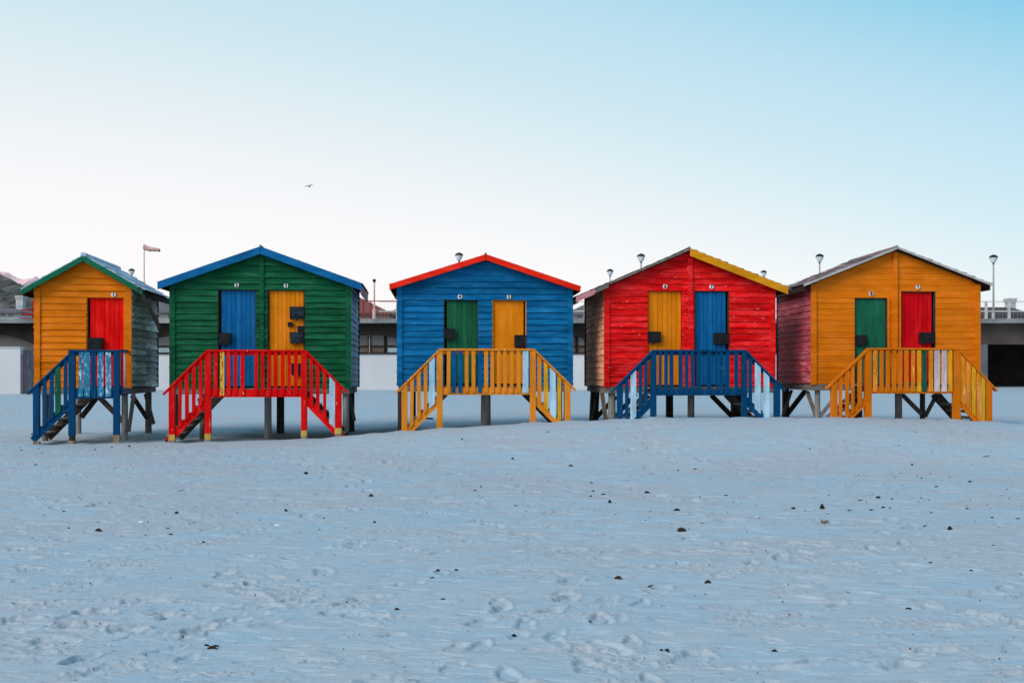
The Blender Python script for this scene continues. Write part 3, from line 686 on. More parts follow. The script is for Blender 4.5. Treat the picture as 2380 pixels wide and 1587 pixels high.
hut4 = dict(xl=1405, xr=1800, yb=898, deg=4.8, ridge=(1603, 577), eaveL=(1341, 689), eaveR=(1831, 667), wall=M['red_siding'], trimM=M['red_siding'],
    sideL=M['brown_side'], sideR=M['red_siding'], pitch=14.2, lap=.021, slate=M['slate_dark'], slate_t=.010, batten=(1597, 1608, 1598, 1613),
    label='red double hut with orange and blue doors, ochre gable board and blue railing',
    doors=[dict(x0=1504.5, x1=1587, top=675, m=M['orange_door'], planks=7, num=(1545.8, 666, '6'), locks=[(1506.7, 771, 1537, 796, 'steel')], frame=M['red_siding']),
           dict(x0=1614, x1=1694.5, top=675, gap=(.0, .04), m=M['blue_door'], planks=7, num=(1653.6, 666, '7'), locks=[(1661, 774, 1694, 799, 'steel')], frame=M['dark_wood'])],
    fascia=[None, (M['yellow_trim'], 18, 0)],
    stilts=[(1556, .9, .062, 1, 'dark_wood', 0), (1606, .1, .07, 0, 'grey_pole', 0), (1710, 1.6, .085, 1, 'dark_wood', 0), (1422, .12, .075, 0, 'grey_pole', 0), (1383, 2.1, .085, 1, 'dark_wood', -.05), (1762, .12, .06, 0, 'grey_pole', 0)],
    braces=[((1653, 918), (1706, 972), 1.2, 1.2, .10, 'dark_wood'), ((1693, 915), (1722, 945), .8, .8, .08, 'dark_wood'), ((1399, 912), (1408, 975), .4, .3, .08, 'wood'), ((1432, 922), (1384, 972), 1.2, 1.9, .09, 'dark_wood'), ((1478, 915), (1430, 968), .6, .5, .08, 'dark_wood'), ((1386, 912), (1376, 975), 2.0, 1.9, .05, 'wood')],
    porch=dict(x0=1519, x1=1729, top=812.5, bt=905, bb=919, m='blue_rail', hl=((1517, 813), (1421, 908)), hr=((1731, 812), (1824, 906)),
        posts=[(1512, 1524.8, 814, 969, None), (1723.5, 1735.5, 814, 969, None), (1434, 1447, 895, 974, None), (1799, 1812, 890, 968, None)],
        slats=S(0, [(636,655,None),(675,700,None),(712,740,None),(775,805,None),(820,845,None),(862,885,None),(903,935,None),(972,1003,None),(1035,1050,None),(1062,1088,None),(1105,1132,None),(1167,1195,None),
                    (400,425,None),(438,478,'pale_slat'),(497,520,None),(535,558,None),(1265,1290,None),(1310,1350,'pale_slat'),(1373,1412,'pale_slat')], org=1320)))
hut5 = dict(xl=1885.5, xr=2276, yb=892, deg=1.5, ridge=(2086, 574), eaveL=(1868, 661), eaveR=(2305, 660), wall=M['amber_siding'], trimM=M['amber_siding'],
    sideL=M['crimson_side'], sideR=M['amber_siding'], pitch=13.7, lap=.008, slap=1.8, slate=M['slate_pink'], slate_t=.012, slate_j=1.0, ntile=5, rowp=.17, batten=(2074.5, 2084.5, 2074.5, 2084.5),
    label='amber double hut with green and crimson doors, crimson side wall and amber railing, rightmost',
    doors=[dict(x0=1986, x1=2062, top=692, m=M['teal_door'], flat=1, num=(2024.8, 682.6, '8'), locks=[(1992, 779.5, 2017, 802, 'steel')], jamb=(2062, 2067, M['amber_siding'], 692, 888)),
           dict(x0=2093, x1=2174, top=676.8, gap=(.0, .04), m=M['crimson_door'], planks=7, num=(2133, 667, '9'), locks=[(2140, 773, 2173, 797, 'steel')], jamb=(2088.5, 2093, M['amber_siding'], 677, 888))],
    fascia=[(M['grey_trim'], 5, 0), (M['grey_trim'], 5, 0)],
    stilts=[(2088, .1, .07, 0, 'grey_pole', .01), (2144, 1.2, .055, 0, 'wood', 0), (1900, .1, .055, 0, 'grey_pole', 0), (1995, .8, .06, 1, 'dark_wood', 0), (1826, 2.1, .06, 1, 'dark_wood', 0), (2222, 1.5, .06, 1, 'dark_wood', 0), (2262, .1, .06, 0, 'wood', 0)],
    braces=[((2095, 915), (2142, 962), .7, 1.1, .085, 'wood'), ((2178, 915), (2150, 968), 1.1, 1.1, .075, 'wood'), ((1840, 906), (1819, 968), 2.0, 2.0, .06, 'wood'), ((1873, 906), (1830, 962), 1.8, 2.0, .10, 'dark_wood'), ((1876, 910), (1897, 968), .5, .1, .07, 'wood'), ((1905, 968), (1935, 930), .1, .0, .07, 'grey_pole'), ((2180, 915), (2220, 962), .5, .5, .10, 'dark_wood')],
    porch=dict(x0=2018, x1=2226, top=808.5, bt=900, bb=914.5, m='amber_rail', hl=((2016, 810), (1918.6, 902)), hr=((2227.5, 812), (2315, 906)),
        posts=[(2009, 2024.4, 811, 969, None), (2214.5, 2231, 811, 973, None), (1931, 1945, 891, 970, None), (2290, 2304, 887, 978, None)],
        slats=S(0, [(750,780,'amber_worn'),(797,823,None),(840,868,None),(883,912,None),(925,955,None),(970,1000,None),(1017,1043,'amber_worn'),(1060,1087,'yellow_rail'),(1097,1127,'green_rail'),(1142,1170,'amber_worn'),(1180,1218,'white_slat'),(1232,1268,'white_slat'),(1280,1307,'yellow_rail'),
                    (510,535,None),(555,583,None),(597,620,None),(643,672,None),(1367,1400,'amber_worn'),(1405,1437,'amber_worn'),(1442,1468,'yellow_rail'),(1477,1506,'amber_worn'),(1511,1535,'bright_yellow')], org=1780, sc=3.015)))
H1, G1 = make_hut(hut1); H2, G2 = make_hut(hut2); H3, G3 = make_hut(hut3); H4, G4 = make_hut(hut4); H5, G5 = make_hut(hut5)

# extras on the huts
mb = MB(); a, az = H1.at(322, 668, .15); b, bz = H1.at(376, 764, -.2)
mb.beam((a, -.17, az), (b, .05, bz), .03, .07); o = mb.build('broken_batten', M['dark_wood'], H1.root); o['label'] = 'broken dark batten hanging off the eave'
mb = MB(); a, az = H1.at(290, 905, .5)
p, q = H1.at(283, 905, .9), H1.at(303, 905, .1)
mb.beam((p[0], -.93, G1['zb']-.06), (q[0]-.0, -.04, G1['zb']-.06), .10, .03, (0,0,1)); mb.build('porch_joist', M['blue_rail'], H1.root)
for (px, of, mk) in ((283.5, .80, 'blue_rail'), (290.5, .45, 'white_slat')):
    a, _ = H1.at(px, 860, of); mb = MB(); mb.beam((a, -of, G1['zb']-.02), (a, -of, G1['zb']+.68), .06, .022); mb.build('baluster', M[mk], H1.root)
mb = MB(); p, q = H1.at(278, 815, .9), H1.at(297, 815, .05); mb.beam((p[0], -.90, G1['zb']+.70), (q[0], -.05, G1['zb']+.70), .06, .035, (0,0,1)); mb.build('side_handrail', M['blue_rail'], H1.root)
A0 = Vector((G4['lx'], 0, G4['lz'])); B0 = Vector((G4['rx'], 0, G4['rz'])); d0 = (B0-A0).normalized(); L0 = (B0-A0).length
for (s0, s1, hh, mt, nm) in ((-.02, .37, .105, M['pink_trim'], 'fascia'), (.372, .66, .085, M['wood_x'], 'fascia'), (.665, L0-.01, .035, M['wood_x'], 'roof_edge_batten')):
    p = A0+d0*s0; q = A0+d0*s1
    mb = MB(); mb.prism([(p.x, p.z-hh), (q.x, q.z-hh), (q.x, q.z-.004), (p.x, p.z-.004)], -.168, -.142); mb.build(nm, mt, H4.root)
# green end of gable board split off
mb = MB(); a, az = H4.at(1825, 665, .12); b, bz = H4.at(1849, 673, .0); mb.beam((a, -.10, az+.01), (b, .25, bz+.02), .02, .035); o = mb.build('loose_batten', M['grey_trim'], H4.root)

# ------------------------------------------------------------------ promenade behind
YB = 43.6
def BX(px, Y=YB): return (px-CX)*Y/F
def BZ(py, Y=YB): return H-(py-CY)*Y/F
R = empty('promenade_building', (BX(1000), YB, .86)); tag(R, 'long low white pavilion with dark arched window bays under a concrete promenade deck', 'building')
def lb(mb, x0, x1, y0, y1, z0, z1): mb.box(x0-R.location.x, x1-R.location.x, y0-YB, y1-YB, z0-.86, z1-.86)
mb = MB(); lb(mb, BX(-1800), BX(2160), YB, YB+.25, .4, BZ(823)); mb.build('wall', M['white_wall'], R)
mb = MB(); lb(mb, BX(-1800), BX(2162), YB-.05, YB+.3, BZ(823)+.001, BZ(820)); mb.build('window_sill', M['frame_dark'], R)
mb = MB(); lb(mb, BX(-1900), BX(3600), YB-.35, YB+22, BZ(751.5), BZ(742)); mb.build('deck_slab', M['concrete'], R)
mb = MB(); lb(mb, BX(-1800), BX(2160), YB+.9, YB+1.1, BZ(822), BZ(752)); mb.build('wall', M['cream_wall'], R)
ac = [-1345, -905, -465, -25, 415, 855, 1295, 1735]
mb = MB(); lb(mb, BX(1954), BX(2158), YB+.1, YB+.3, BZ(820)+.01, BZ(752)); mb.build('arch_fascia', M['dark_paint'], R)
for i, c in enumerate(ac):
    pts = []; hw = 218
    for k in range(25):
        dx = -hw+2*hw*k/24; pts.append((BX(c+dx)-R.location.x, BZ(777+14*(dx/80)**2 if abs(dx) < 120 else 777+31.5+(abs(dx)-120)*.12)-.86))
    pts = [(x, z) for x, z in pts]
    poly = pts + [(BX(c+hw)-R.location.x, BZ(752)-.86), (BX(c-hw)-R.location.x, BZ(752)-.86)]
    mb = MB(); mb.prism(poly, .1, .3); mb.build('arch_fascia', M['dark_paint'], R)
# window bays
for (x0, x1, up, lw) in ((330, 352, 'glass', 'glass_pale'), (353, 393, 'glass', 'glass_pale'), (396, 440, 'glass', 'glass'), (816, 854, 'glass', 'glass_warm'), (858, 892, 'glass', 'glass_warm'), (895, 930, 'glass', 'glass_pale'), (932, 968, 'glass', 'glass_warm'), (1290, 1340, 'glass_warm', 'glass_warm'), (1343, 1362, 'glass', 'glass_warm'), (1364, 1410, 'glass_warm', 'glass'), (1780, 1806, 'glass', 'glass_pale'), (1809, 1840, 'glass', 'glass')):
    X0, X1 = BX(x0), BX(x1); zt, zm, zl = BZ(776), BZ(804.5), BZ(820)
    mb = MB(); 
    for (a, b, c, d) in ((X0, X1, zt-.04, zt), (X0, X1, zm-.04, zm+.04), (X0, X1, zl, zl+.03)): lb(mb, a, b, YB+.36, YB+.44, c, d)
    lb(mb, X0, X0+.04, YB+.355, YB+.445, zl, zt); lb(mb, X1-.04, X1, YB+.355, YB+.445, zl, zt)
    w = mb.build('window', M['frame_dark'], R)
    mb = MB(); lb(mb, X0+.02, X1-.02, YB+.39, YB+.40, zm, zt); mb.build('pane', M[up], w)
    mb = MB(); lb(mb, X0+.02, X1-.02, YB+.39, YB+.40, zl, zm); mb.build('pane', M[lw], w)
mb = MB(); lb(mb, BX(855), BX(857.2), YB+.33, YB+.35, BZ(820), BZ(777)); mb.build('mullion', M['frame_light'], R)
# open undercroft at the right
mb = MB(); lb(mb, BX(2160), BX(3500), YB+.1, YB+.5, BZ(800), BZ(751.6)); mb.build('deck_beam', M['dark_concrete'], R)
for px in (2278, 2440, 2600, 2800, 3000, 3200, 3400):
    mb = MB(); lb(mb, BX(px), BX(px+19), YB+.05, YB+.6, .4, BZ(800)-.001); mb.build('column', M['column'] if px < 2300 else M['dark_concrete'], R)
mb = MB(); lb(mb, BX(2100), BX(3550), YB+9, YB+9.3, .4, BZ(751.6)); lb(mb, BX(2161), BX(2170), YB+.6, YB+9, .4, BZ(751.6)); mb.build('wall', M['dark_concrete'], R)
mb = MB(); lb(mb, BX(2120), BX(2180), YB+.4, YB+9, BZ(780), BZ(752)); mb.build('deck_beam', M['dark_concrete'], R)
# low white wall and plank gate at far left
YW = 40.0
g = float(ground(BX(20, YW), YW))
mb = MB(); mb.box(BX(-1600, YW), BX(47, YW), YW, YW+.3, g-.3, BZ(808.5, YW)); mb.box(BX(-1600, YW), BX(48, YW), YW-.03, YW+.33, BZ(808.5, YW)+.001, BZ(806, YW))
tag(mb.build('low_wall', M['white_wall']), 'low smooth white wall at the left edge, in front of the pavilion', 'wall')
gt = empty('plank_gate', (BX(65, YW), YW+.1, g)); tag(gt, 'grey weathered plank gate beside the low white wall, left of the orange hut', 'gate')
mb = MB(); x = BX(51, YW)
while x < BX(112, YW): mb.box(x-gt.location.x, x+.135-gt.location.x, -.02, .02+random.uniform(0, .008), -.2, BZ(812+random.uniform(0, 1.5), YW)-g); x += .14
mb.build('planks', M['gate'], gt)
mb = MB(); mb.box(BX(48, YW)-gt.location.x, BX(51, YW)-gt.location.x-.003, -.03, .06, -.2, BZ(824, YW)-g); mb.build('gate_post', M['pink_trim'], gt)

# railings along the promenade
def railing(x0, x1, step, mpost, mrail, y, label, low=721, first=None):
    r = empty('promenade_railing', (BX(x0, y), y, BZ(742))); tag(r, label, 'railing', 'railings along the promenade')
    ox, oz = BX(x0, y), BZ(742); zt = BZ(698.5)-oz; L_ = BX(x1, y)-ox
    mb = MB(); mb.box(0, L_, -.02, .02, zt-.035, zt); mb.build('top_rail', M[mrail], r)
    zm = BZ(low)-oz; mb = MB(); mb.box(0, L_, -.018, .018, zm-.045, zm+.01); mb.build('middle_rail', M['rail_white'], r)
    mb = MB()
    k = 0
    for i in range(1, 7): z = zt*i/7; mb.box(0, L_, -.002, .002, z-.0015, z+.0015)
    x = .1
    while x < L_: mb.box(x-.0015, x+.0015, -.002, .002, 0, zt-.04); x += .16
    mb.build('wire_mesh', M[mrail], r)
    x = first if first is not None else .3
    while x < L_:
        mb = MB(); mb.box(x-.05, x+.05, -.035, .035, 0, zt-.036); mb.build('post', M[mpost], r); x += step
railing(2150, 3500, .98, 'rail_white', 'rail_white', YB+.4, 'pale grey mesh railing on the deck right of the amber hut', 721, .98*.0+(BX(2292, YB+.4)-BX(2150, YB+.4)) % .98)
railing(880, 1830, 1.6, 'rail_white', 'rail_white', YB+.4, 'pale thin mesh railing on the deck between the green hut and the red hut', 721, .8)
railing(-60, 866, .33*1.0, 'rail_red', 'rail_red', YB+.4, 'dark red railing on the deck behind the two left huts', 716, .12) if False else None
r = empty('red_railing', (BX(60), YB+.3, BZ(742))); tag(r, 'dark red railing with a tall post on the deck left of the orange hut', 'railing', 'railings along the promenade')
mb = MB(); L_ = BX(330)-BX(42)
for a, b in ((718, 721), (727, 732.5), (738, 740)): mb.box(BX(42)-BX(60), L_, -.02, .02, BZ(b)-BZ(742), BZ(a)-BZ(742))
mb.build('rail', M['rail_red'], r)
for px in (70.5, 150, 230): mb = MB(); mb.box(BX(px-2)-BX(60), BX(px+2)-BX(60), -.06, .06, 0, BZ(698)-BZ(742)); mb.build('post', M['rail_red'], r)
r = empty('red_railing', (BX(820), YB+.2, BZ(742))); tag(r, 'dark red railing posts on the deck between the green and the blue hut', 'railing', 'railings along the promenade')
mb = MB(); mb.box(BX(700)-BX(820), BX(925)-BX(820), -.02, .02, BZ(700)-BZ(742), BZ(698)-BZ(742)); mb.build('top_rail', M['rail_red'], r)
for px in (843.5, 860.5, 790, 760): mb = MB(); mb.box(BX(px-1.4)-BX(820), BX(px+1.4)-BX(820), -.04, .04, 0, BZ(699)-BZ(742)); mb.build('post', M['rail_red'], r)

# street lamps on the promenade
def lamp(px, ytop, wpx, label):
    Y = 47.5*17/wpx; X = BX(px, Y); zb = BZ(742); zt = BZ(ytop, Y); s = 1.0
    r = empty('street_lamp', (X, Y, zb)); tag(r, label, 'street lamp', 'lantern street lamps on the promenade')
    h_ = zt-zb; w = .168
    mb = MB(); mb.tube((0,0,0), (0,0,h_-.42), .05, .035, 10); mb.tube((0,0,0), (0,0,.5), .075, .07, 10); mb.build('pole', M['pole_paint'], r, True)
    mb = MB(); mb.lathe([(.03, h_-.52), (.04, h_-.36), (.085, h_-.335), (.03, h_-.33)], 0, 0, 12); mb.build('collar', M['lamp_metal'], r)
    mb = MB(); mb.lathe([(.085, h_-.345), (.125, h_-.27), (.185, h_-.126)], 0, 0, 12); mb.build('lamp_glass', M['lamp_glass'], r)
    mb = MB(); mb.lathe([(.188, h_-.125), (.197, h_-.11), (.17, h_-.05), (.09, h_), (.02, h_+.025)], 0, 0, 12)
    for k in range(4):
        t = k*math.pi/2+.4; mb.beam((.078*math.cos(t), .078*math.sin(t), h_-.335), (.168*math.cos(t), .168*math.sin(t), h_-.10), .008, .008)
    mb.build('lamp_cap', M['lamp_metal'], r)
for a in ((306, 625, 13, 'small lantern street lamp peeking over the orange hut\'s slate roof'), (1067, 588, 17, 'lantern street lamp behind the left slope of the blue hut\'s roof'),
          (1418, 626, 14, 'smaller lantern street lamp above the left eave of the red hut'), (1490, 590.5, 17, 'larger lantern street lamp above the left slope of the red hut\'s roof'),
          (1775, 629, 13, 'lantern street lamp top showing over the ochre board of the red hut'), (1905, 591, 17, 'lantern street lamp behind the left roof slope of the amber hut'),
          (2309, 593, 17, 'full height lantern street lamp at the right end of the deck')): lamp(*a)
r = empty('floodlight_pole', (BX(870, 50), 50, BZ(742))); tag(r, 'thin pale pole with a small dark floodlight between the green and blue huts', 'street lamp')
mb = MB(); hh = BZ(655, 50)-BZ(742); mb.tube((0,0,0), (0,0,hh), .05, .035, 8); mb.tube((0,0,0), (0,0,hh*.38), .085, .085, 8); mb.build('pole', M['pole_pink'], r)
mb = MB(); mb.box(-.07, .07, -.12, .12, hh, hh+.10); mb.box(-.05, .05, -.06, .06, hh+.10, hh+.13); mb.build('lamp_head', M['lamp_metal'], r)
# windsock
Yw = 52.0
r = empty('windsock', (BX(335, Yw), Yw, BZ(742))); tag(r, 'faded orange windsock on a thin pole above the gap right of the orange hut', 'windsock')
mb = MB(); hh = BZ(573, Yw)-BZ(742); mb.tube((0,0,0), (0,0,hh+.1), .035, .025, 8); mb.build('pole', M['pole_pink'], r)
mb = MB(); n = 14; L_ = 37*Yw/F; ps = []
vs = []; fs = []
for i in range(9):
    t = i/8; rad = .145*(1-t)+.085*t + .012*math.sin(i*2.6); cx = t*L_-.02; cz = hh-.02-t*.20-.03*math.sin(t*5)
    for k in range(n):
        a = 2*math.pi*k/n; vs.append((cx+.02*math.sin(a*3+i), math.cos(a)*rad*.8, cz+math.sin(a)*rad))
for i in range(8):
    for k in range(n): fs.append((i*n+k, i*n+(k+1)%n, (i+1)*n+(k+1)%n, (i+1)*n+k))
mb.add(vs, fs); mb.build('sock', M['sock'], r, True)

# houses behind the promenade
def house(px0, px1, yb, ye, yr, Y, dep, wallm, roofm, label, ridge=None, chim=None, wins=(), cat='house'):
    X0, X1 = BX(px0, Y), BX(px1, Y); zb = 0.8; ze = BZ(ye, Y); YR = Y+dep/2; zr = BZ(yr, YR)
    r = empty('house', ((X0+X1)/2, Y, zb)); tag(r, label, cat, 'houses behind the promenade')
    w = (X1-X0)/2; ze -= zb; zr -= zb
    mb = MB(); mb.box(-w, w, 0, dep, 0, ze); mb.build('wall', M[wallm], r)
    ra, rb = ridge or (0, 0)
    ra = BX(ra, YR)-r.location.x if ridge else -w*.2; rb = BX(rb, YR)-r.location.x if ridge else w*.2
    o_ = .35; mb = MB(); ym = dep/2
    vs = [(-w-o_, -o_, ze-.1), (w+o_, -o_, ze-.1), (w+o_, dep+o_, ze-.1), (-w-o_, dep+o_, ze-.1), (-w-o_, -o_, ze+.02), (w+o_, -o_, ze+.02), (w+o_, dep+o_, ze+.02), (-w-o_, dep+o_, ze+.02), (ra, ym, zr), (rb, ym, zr)]
    mb.add(vs, [(0,3,2,1), (0,1,5,4), (1,2,6,5), (2,3,7,6), (3,0,4,7), (4,5,9,8), (5,6,9), (6,7,8,9), (7,4,8)]); rf = mb.build('roof', M[roofm], r)
    for (cx0, cx1, cy0, cy1) in chim or ():
        a, b = BX(cx0, YR)-r.location.x, BX(cx1, YR)-r.location.x; zt = BZ(cy0, YR)-zb; z0 = BZ(cy1, YR)-zb
        mb = MB(); cx = (a+b)/2; rw = (b-a)/2; cy_ = ym-.2
        mb.box(cx-rw*.80, cx+rw*.80, cy_-rw*.8, cy_+rw*.8, z0-2, zt-.30); 
        mb.box(cx-rw*.92, cx+rw*.92, cy_-rw*.92, cy_+rw*.92, zt-.299, zt-.16); mb.box(cx-rw, cx+rw, cy_-rw, cy_+rw, zt-.159, zt)
        k = 0; zz = z0-.2
        while zz < zt-.4: mb.box(cx-rw*.83, cx+rw*.83, cy_-rw*.83, cy_+rw*.83, zz, zz+.10); zz += .2
        mb.build('chimney', M['chimney'], rf)
    for (wx0, wx1, wy0, wy1) in wins:
        a, b = BX(wx0, Y)-r.location.x, BX(wx1, Y)-r.location.x
        mb = MB(); mb.box(a, b, -.04, .01, BZ(wy1, Y)-zb, BZ(wy0, Y)-zb); f = mb.build('window', M['rail_white'], r)
        mb = MB(); e = (b-a)*.12; mb.box(a+e, b-e, -.06, -.041, BZ(wy1, Y)-zb+e, BZ(wy0, Y)-zb-e); mb.build('pane', M['glass'], f)
house(2170, 2400, 760, 735, 714, 72, 9, 'house_white', 'roof_dark', 'house with a dark hipped roof and pale chimney behind the right railing', (2200, 2348), [(2334, 2356, 694, 716)])
house(760, 898, 760, 728, 684, 70, 9, 'house_pink', 'roof_red', 'pinkish house with a red tiled roof between the green and blue huts', (780, 822), None, ((864, 872, 727, 737), (876, 884, 727, 737)))
house(360, 420, 760, 726, 686, 68, 8, 'house_white', 'roof_slate', 'white house with a grey slate roof seen between the orange and green huts', (345, 372), None, ((391, 396, 727, 741),))
house(1325, 1420, 760, 730, 703, 70, 8, 'house_white', 'roof_slate', 'white house with a grey roof seen between the blue and red huts', (1368, 1390), None, ((1340, 1352, 732, 740),))
house(-60, 42, 760, 726, 716, 75, 8, 'house_white', 'roof_slate', 'low white house at the left edge below the hills', (-40, 25), None, ((2, 12, 729, 736), (20, 30, 729, 736)))
house(44, 110, 760, 735, 722, 80, 8, 'house_white', 'roof_dark', 'low house with a pale chimney stack left of the orange hut', (50, 100), [(41.5, 61, 688, 720)])

# hills and mountain
def ridge(name, Y, prof, depth, mat, seed, rough):
    xs = np.linspace(prof[0][0], prof[-1][0], 260); top = np.interp(xs, [p[0] for p in prof], [p[1] for p in prof])
    nr = 40; vs = []; X = (xs-CX)*Y/F; Zt = H-(top-CY)*Y/F
    for j in range(nr):
        t = j/(nr-1); d = -depth*(1-t)
        prof_t = t**1.15
        nz = fbm(X/rough*6+seed, np.full_like(X, t*depth/rough*6), seed, 5)-.5
        z = .5+Zt*prof_t+nz*rough*.35*(1-abs(2*t-1)**2*.6)*(t < 1)
        z = z + (fbm(X/rough*14, np.full_like(X, t*3.0), seed+3, 3)-.5)*rough*.06
        # gullies
        for x_, z_ in zip(X, z): vs.append((x_, Y+d, z_))
    for x_, z_ in zip(X, Zt): vs.append((x_, Y+depth, -5))
    n = len(xs); fs = []
    for j in range(nr):
        for i in range(n-1): fs.append((j*n+i, j*n+i+1, (j+1)*n+i+1, (j+1)*n+i))
    mb = MB(); mb.add(vs, fs); o = mb.build(name, mat, None, False); tag(o, kind='structure'); return o
m, nt, b = newmat('scrub_hillside'); v = mapped(nt, (1,1,1))
c = mixc(nt, ramp(nt, noise(nt, v, .05, 8, .65), .40, .60), (.075,.058,.042), (.17,.13,.105)); c = mixc(nt, ramp(nt, noise(nt, v, .16, 6), .52, .6, 0, .6), c, (.035,.045,.035))
nt.links.new(c, b.inputs['Base Color']); b.inputs['Roughness'].default_value = .95; M['hill'] = m
m, nt, b = newmat('pink_sandstone'); v = mapped(nt, (1,1,1))
c = mixc(nt, ramp(nt, noise(nt, v, .008, 6), .4, .65), (.78,.50,.49), (.70,.45,.45)); nt.links.new(c, b.inputs['Base Color']); b.inputs['Roughness'].default_value = .95; M['mountain'] = m
ridge('mountain', 2600, [(-900,600),(-300,612),(0,632),(20,633),(28,640),(42,647),(56,650),(72,647),(84,642),(92,648),(110,662),(200,700),(340,742),(500,760)], 700, M['mountain'], 5, 60)
ridge('hill', 620, [(-900,560),(-300,600),(-60,628),(0,638),(25,651),(55,667),(90,684),(140,705),(220,738),(340,752),(500,760)], 260, M['hill'], 9, 22)
ridge('hill', 500, [(850,760),(880,737),(905,727),(935,715),(990,700),(1060,690),(1130,695),(1220,715),(1310,735),(1400,760)], 160, M['hill'], 13, 10)

# ------------------------------------------------------------------ things on the sand
def on_sand(px, py):
    dx = (px-CX)/F; dz = -(py-CY)/F; t = 3.0
    while t < 60:
        if H+dz*t < float(ground(dx*t, t)): break
        t += .02
    return dx*t, t
def lump(name, px, py, wpx, hpx, mk, shape='round'):
    x, y = on_sand(px, py); w = wpx*y/F; h_ = hpx*y/F; n = 9; mb = MB(); z = float(ground(x, y))
    vs = []; rs = 5; off = random.uniform(0, 6)
    for j in range(rs):
        ph = j/(rs-1)*math.pi/2; rr = math.cos(ph)
        for k in range(n):
            t = 2*math.pi*k/n; q = 1+.22*math.sin(3*t+off)+random.uniform(-.12,.12)
            hh = math.sin(ph)
            xx, yy, zz = math.cos(t)*rr*w/2*q, math.sin(t)*rr*w*.38*q, hh*h_*(1+.0*q)
            if shape == 'fin': xx = xx*(1-.55*hh)-w*.06*hh; yy *= .5; zz = hh*h_*1.05
            if shape == 'peak': xx *= (1-.4*hh)
            vs.append((xx, yy, zz-.012))
    fs = [tuple(range((rs-1)*n, rs*n))]
    for j in range(rs-1):
        for k in range(n): fs.append((j*n+k, j*n+(k+1)%n, (j+1)*n+(k+1)%n, (j+1)*n+k))
    mb.add(vs, fs)
    if shape == 'legs':
        mb.beam((w*.25, 0, h_*.5), (w*.75, .01, h_*.25), .008, .008); mb.beam((w*.2, 0, h_*.4), (w*.65, -.03, .002), .007, .007); mb.beam((-w*.3, 0, h_*.5), (-w*.6, -.02, h_*.9), .008, .008)
    if shape == 'twig':
        mb.v = []; mb.f = []; mb.tube((-w*.5, 0, .004), (w*.1, .01, h_*.5), .006, .005, 6); mb.tube((w*.1, .01, h_*.5), (w*.5, -.01, h_), .005, .003, 6); mb.tube((w*.05, .01, h_*.45), (w*.25, .03, h_*.2), .004, .002, 6)
    o = mb.build(name, M[mk]); o.location = (x, y, z); o.rotation_euler = (0, 0, random.uniform(-.15, .15)); return o
def near_hut(px):
    for a, t in ((340, 'orange hut'), (870, 'green hut'), (1350, 'blue hut'), (1830, 'red hut'), (9999, 'amber hut')):
        if px < a: return t
A = lambda x, y: (x/2.671, 1000+y/2.671); B = lambda x, y: (800+x/2.671, 1000+y/2.671); C = lambda x, y: (1580+x/2.671, 1000+y/2.671)
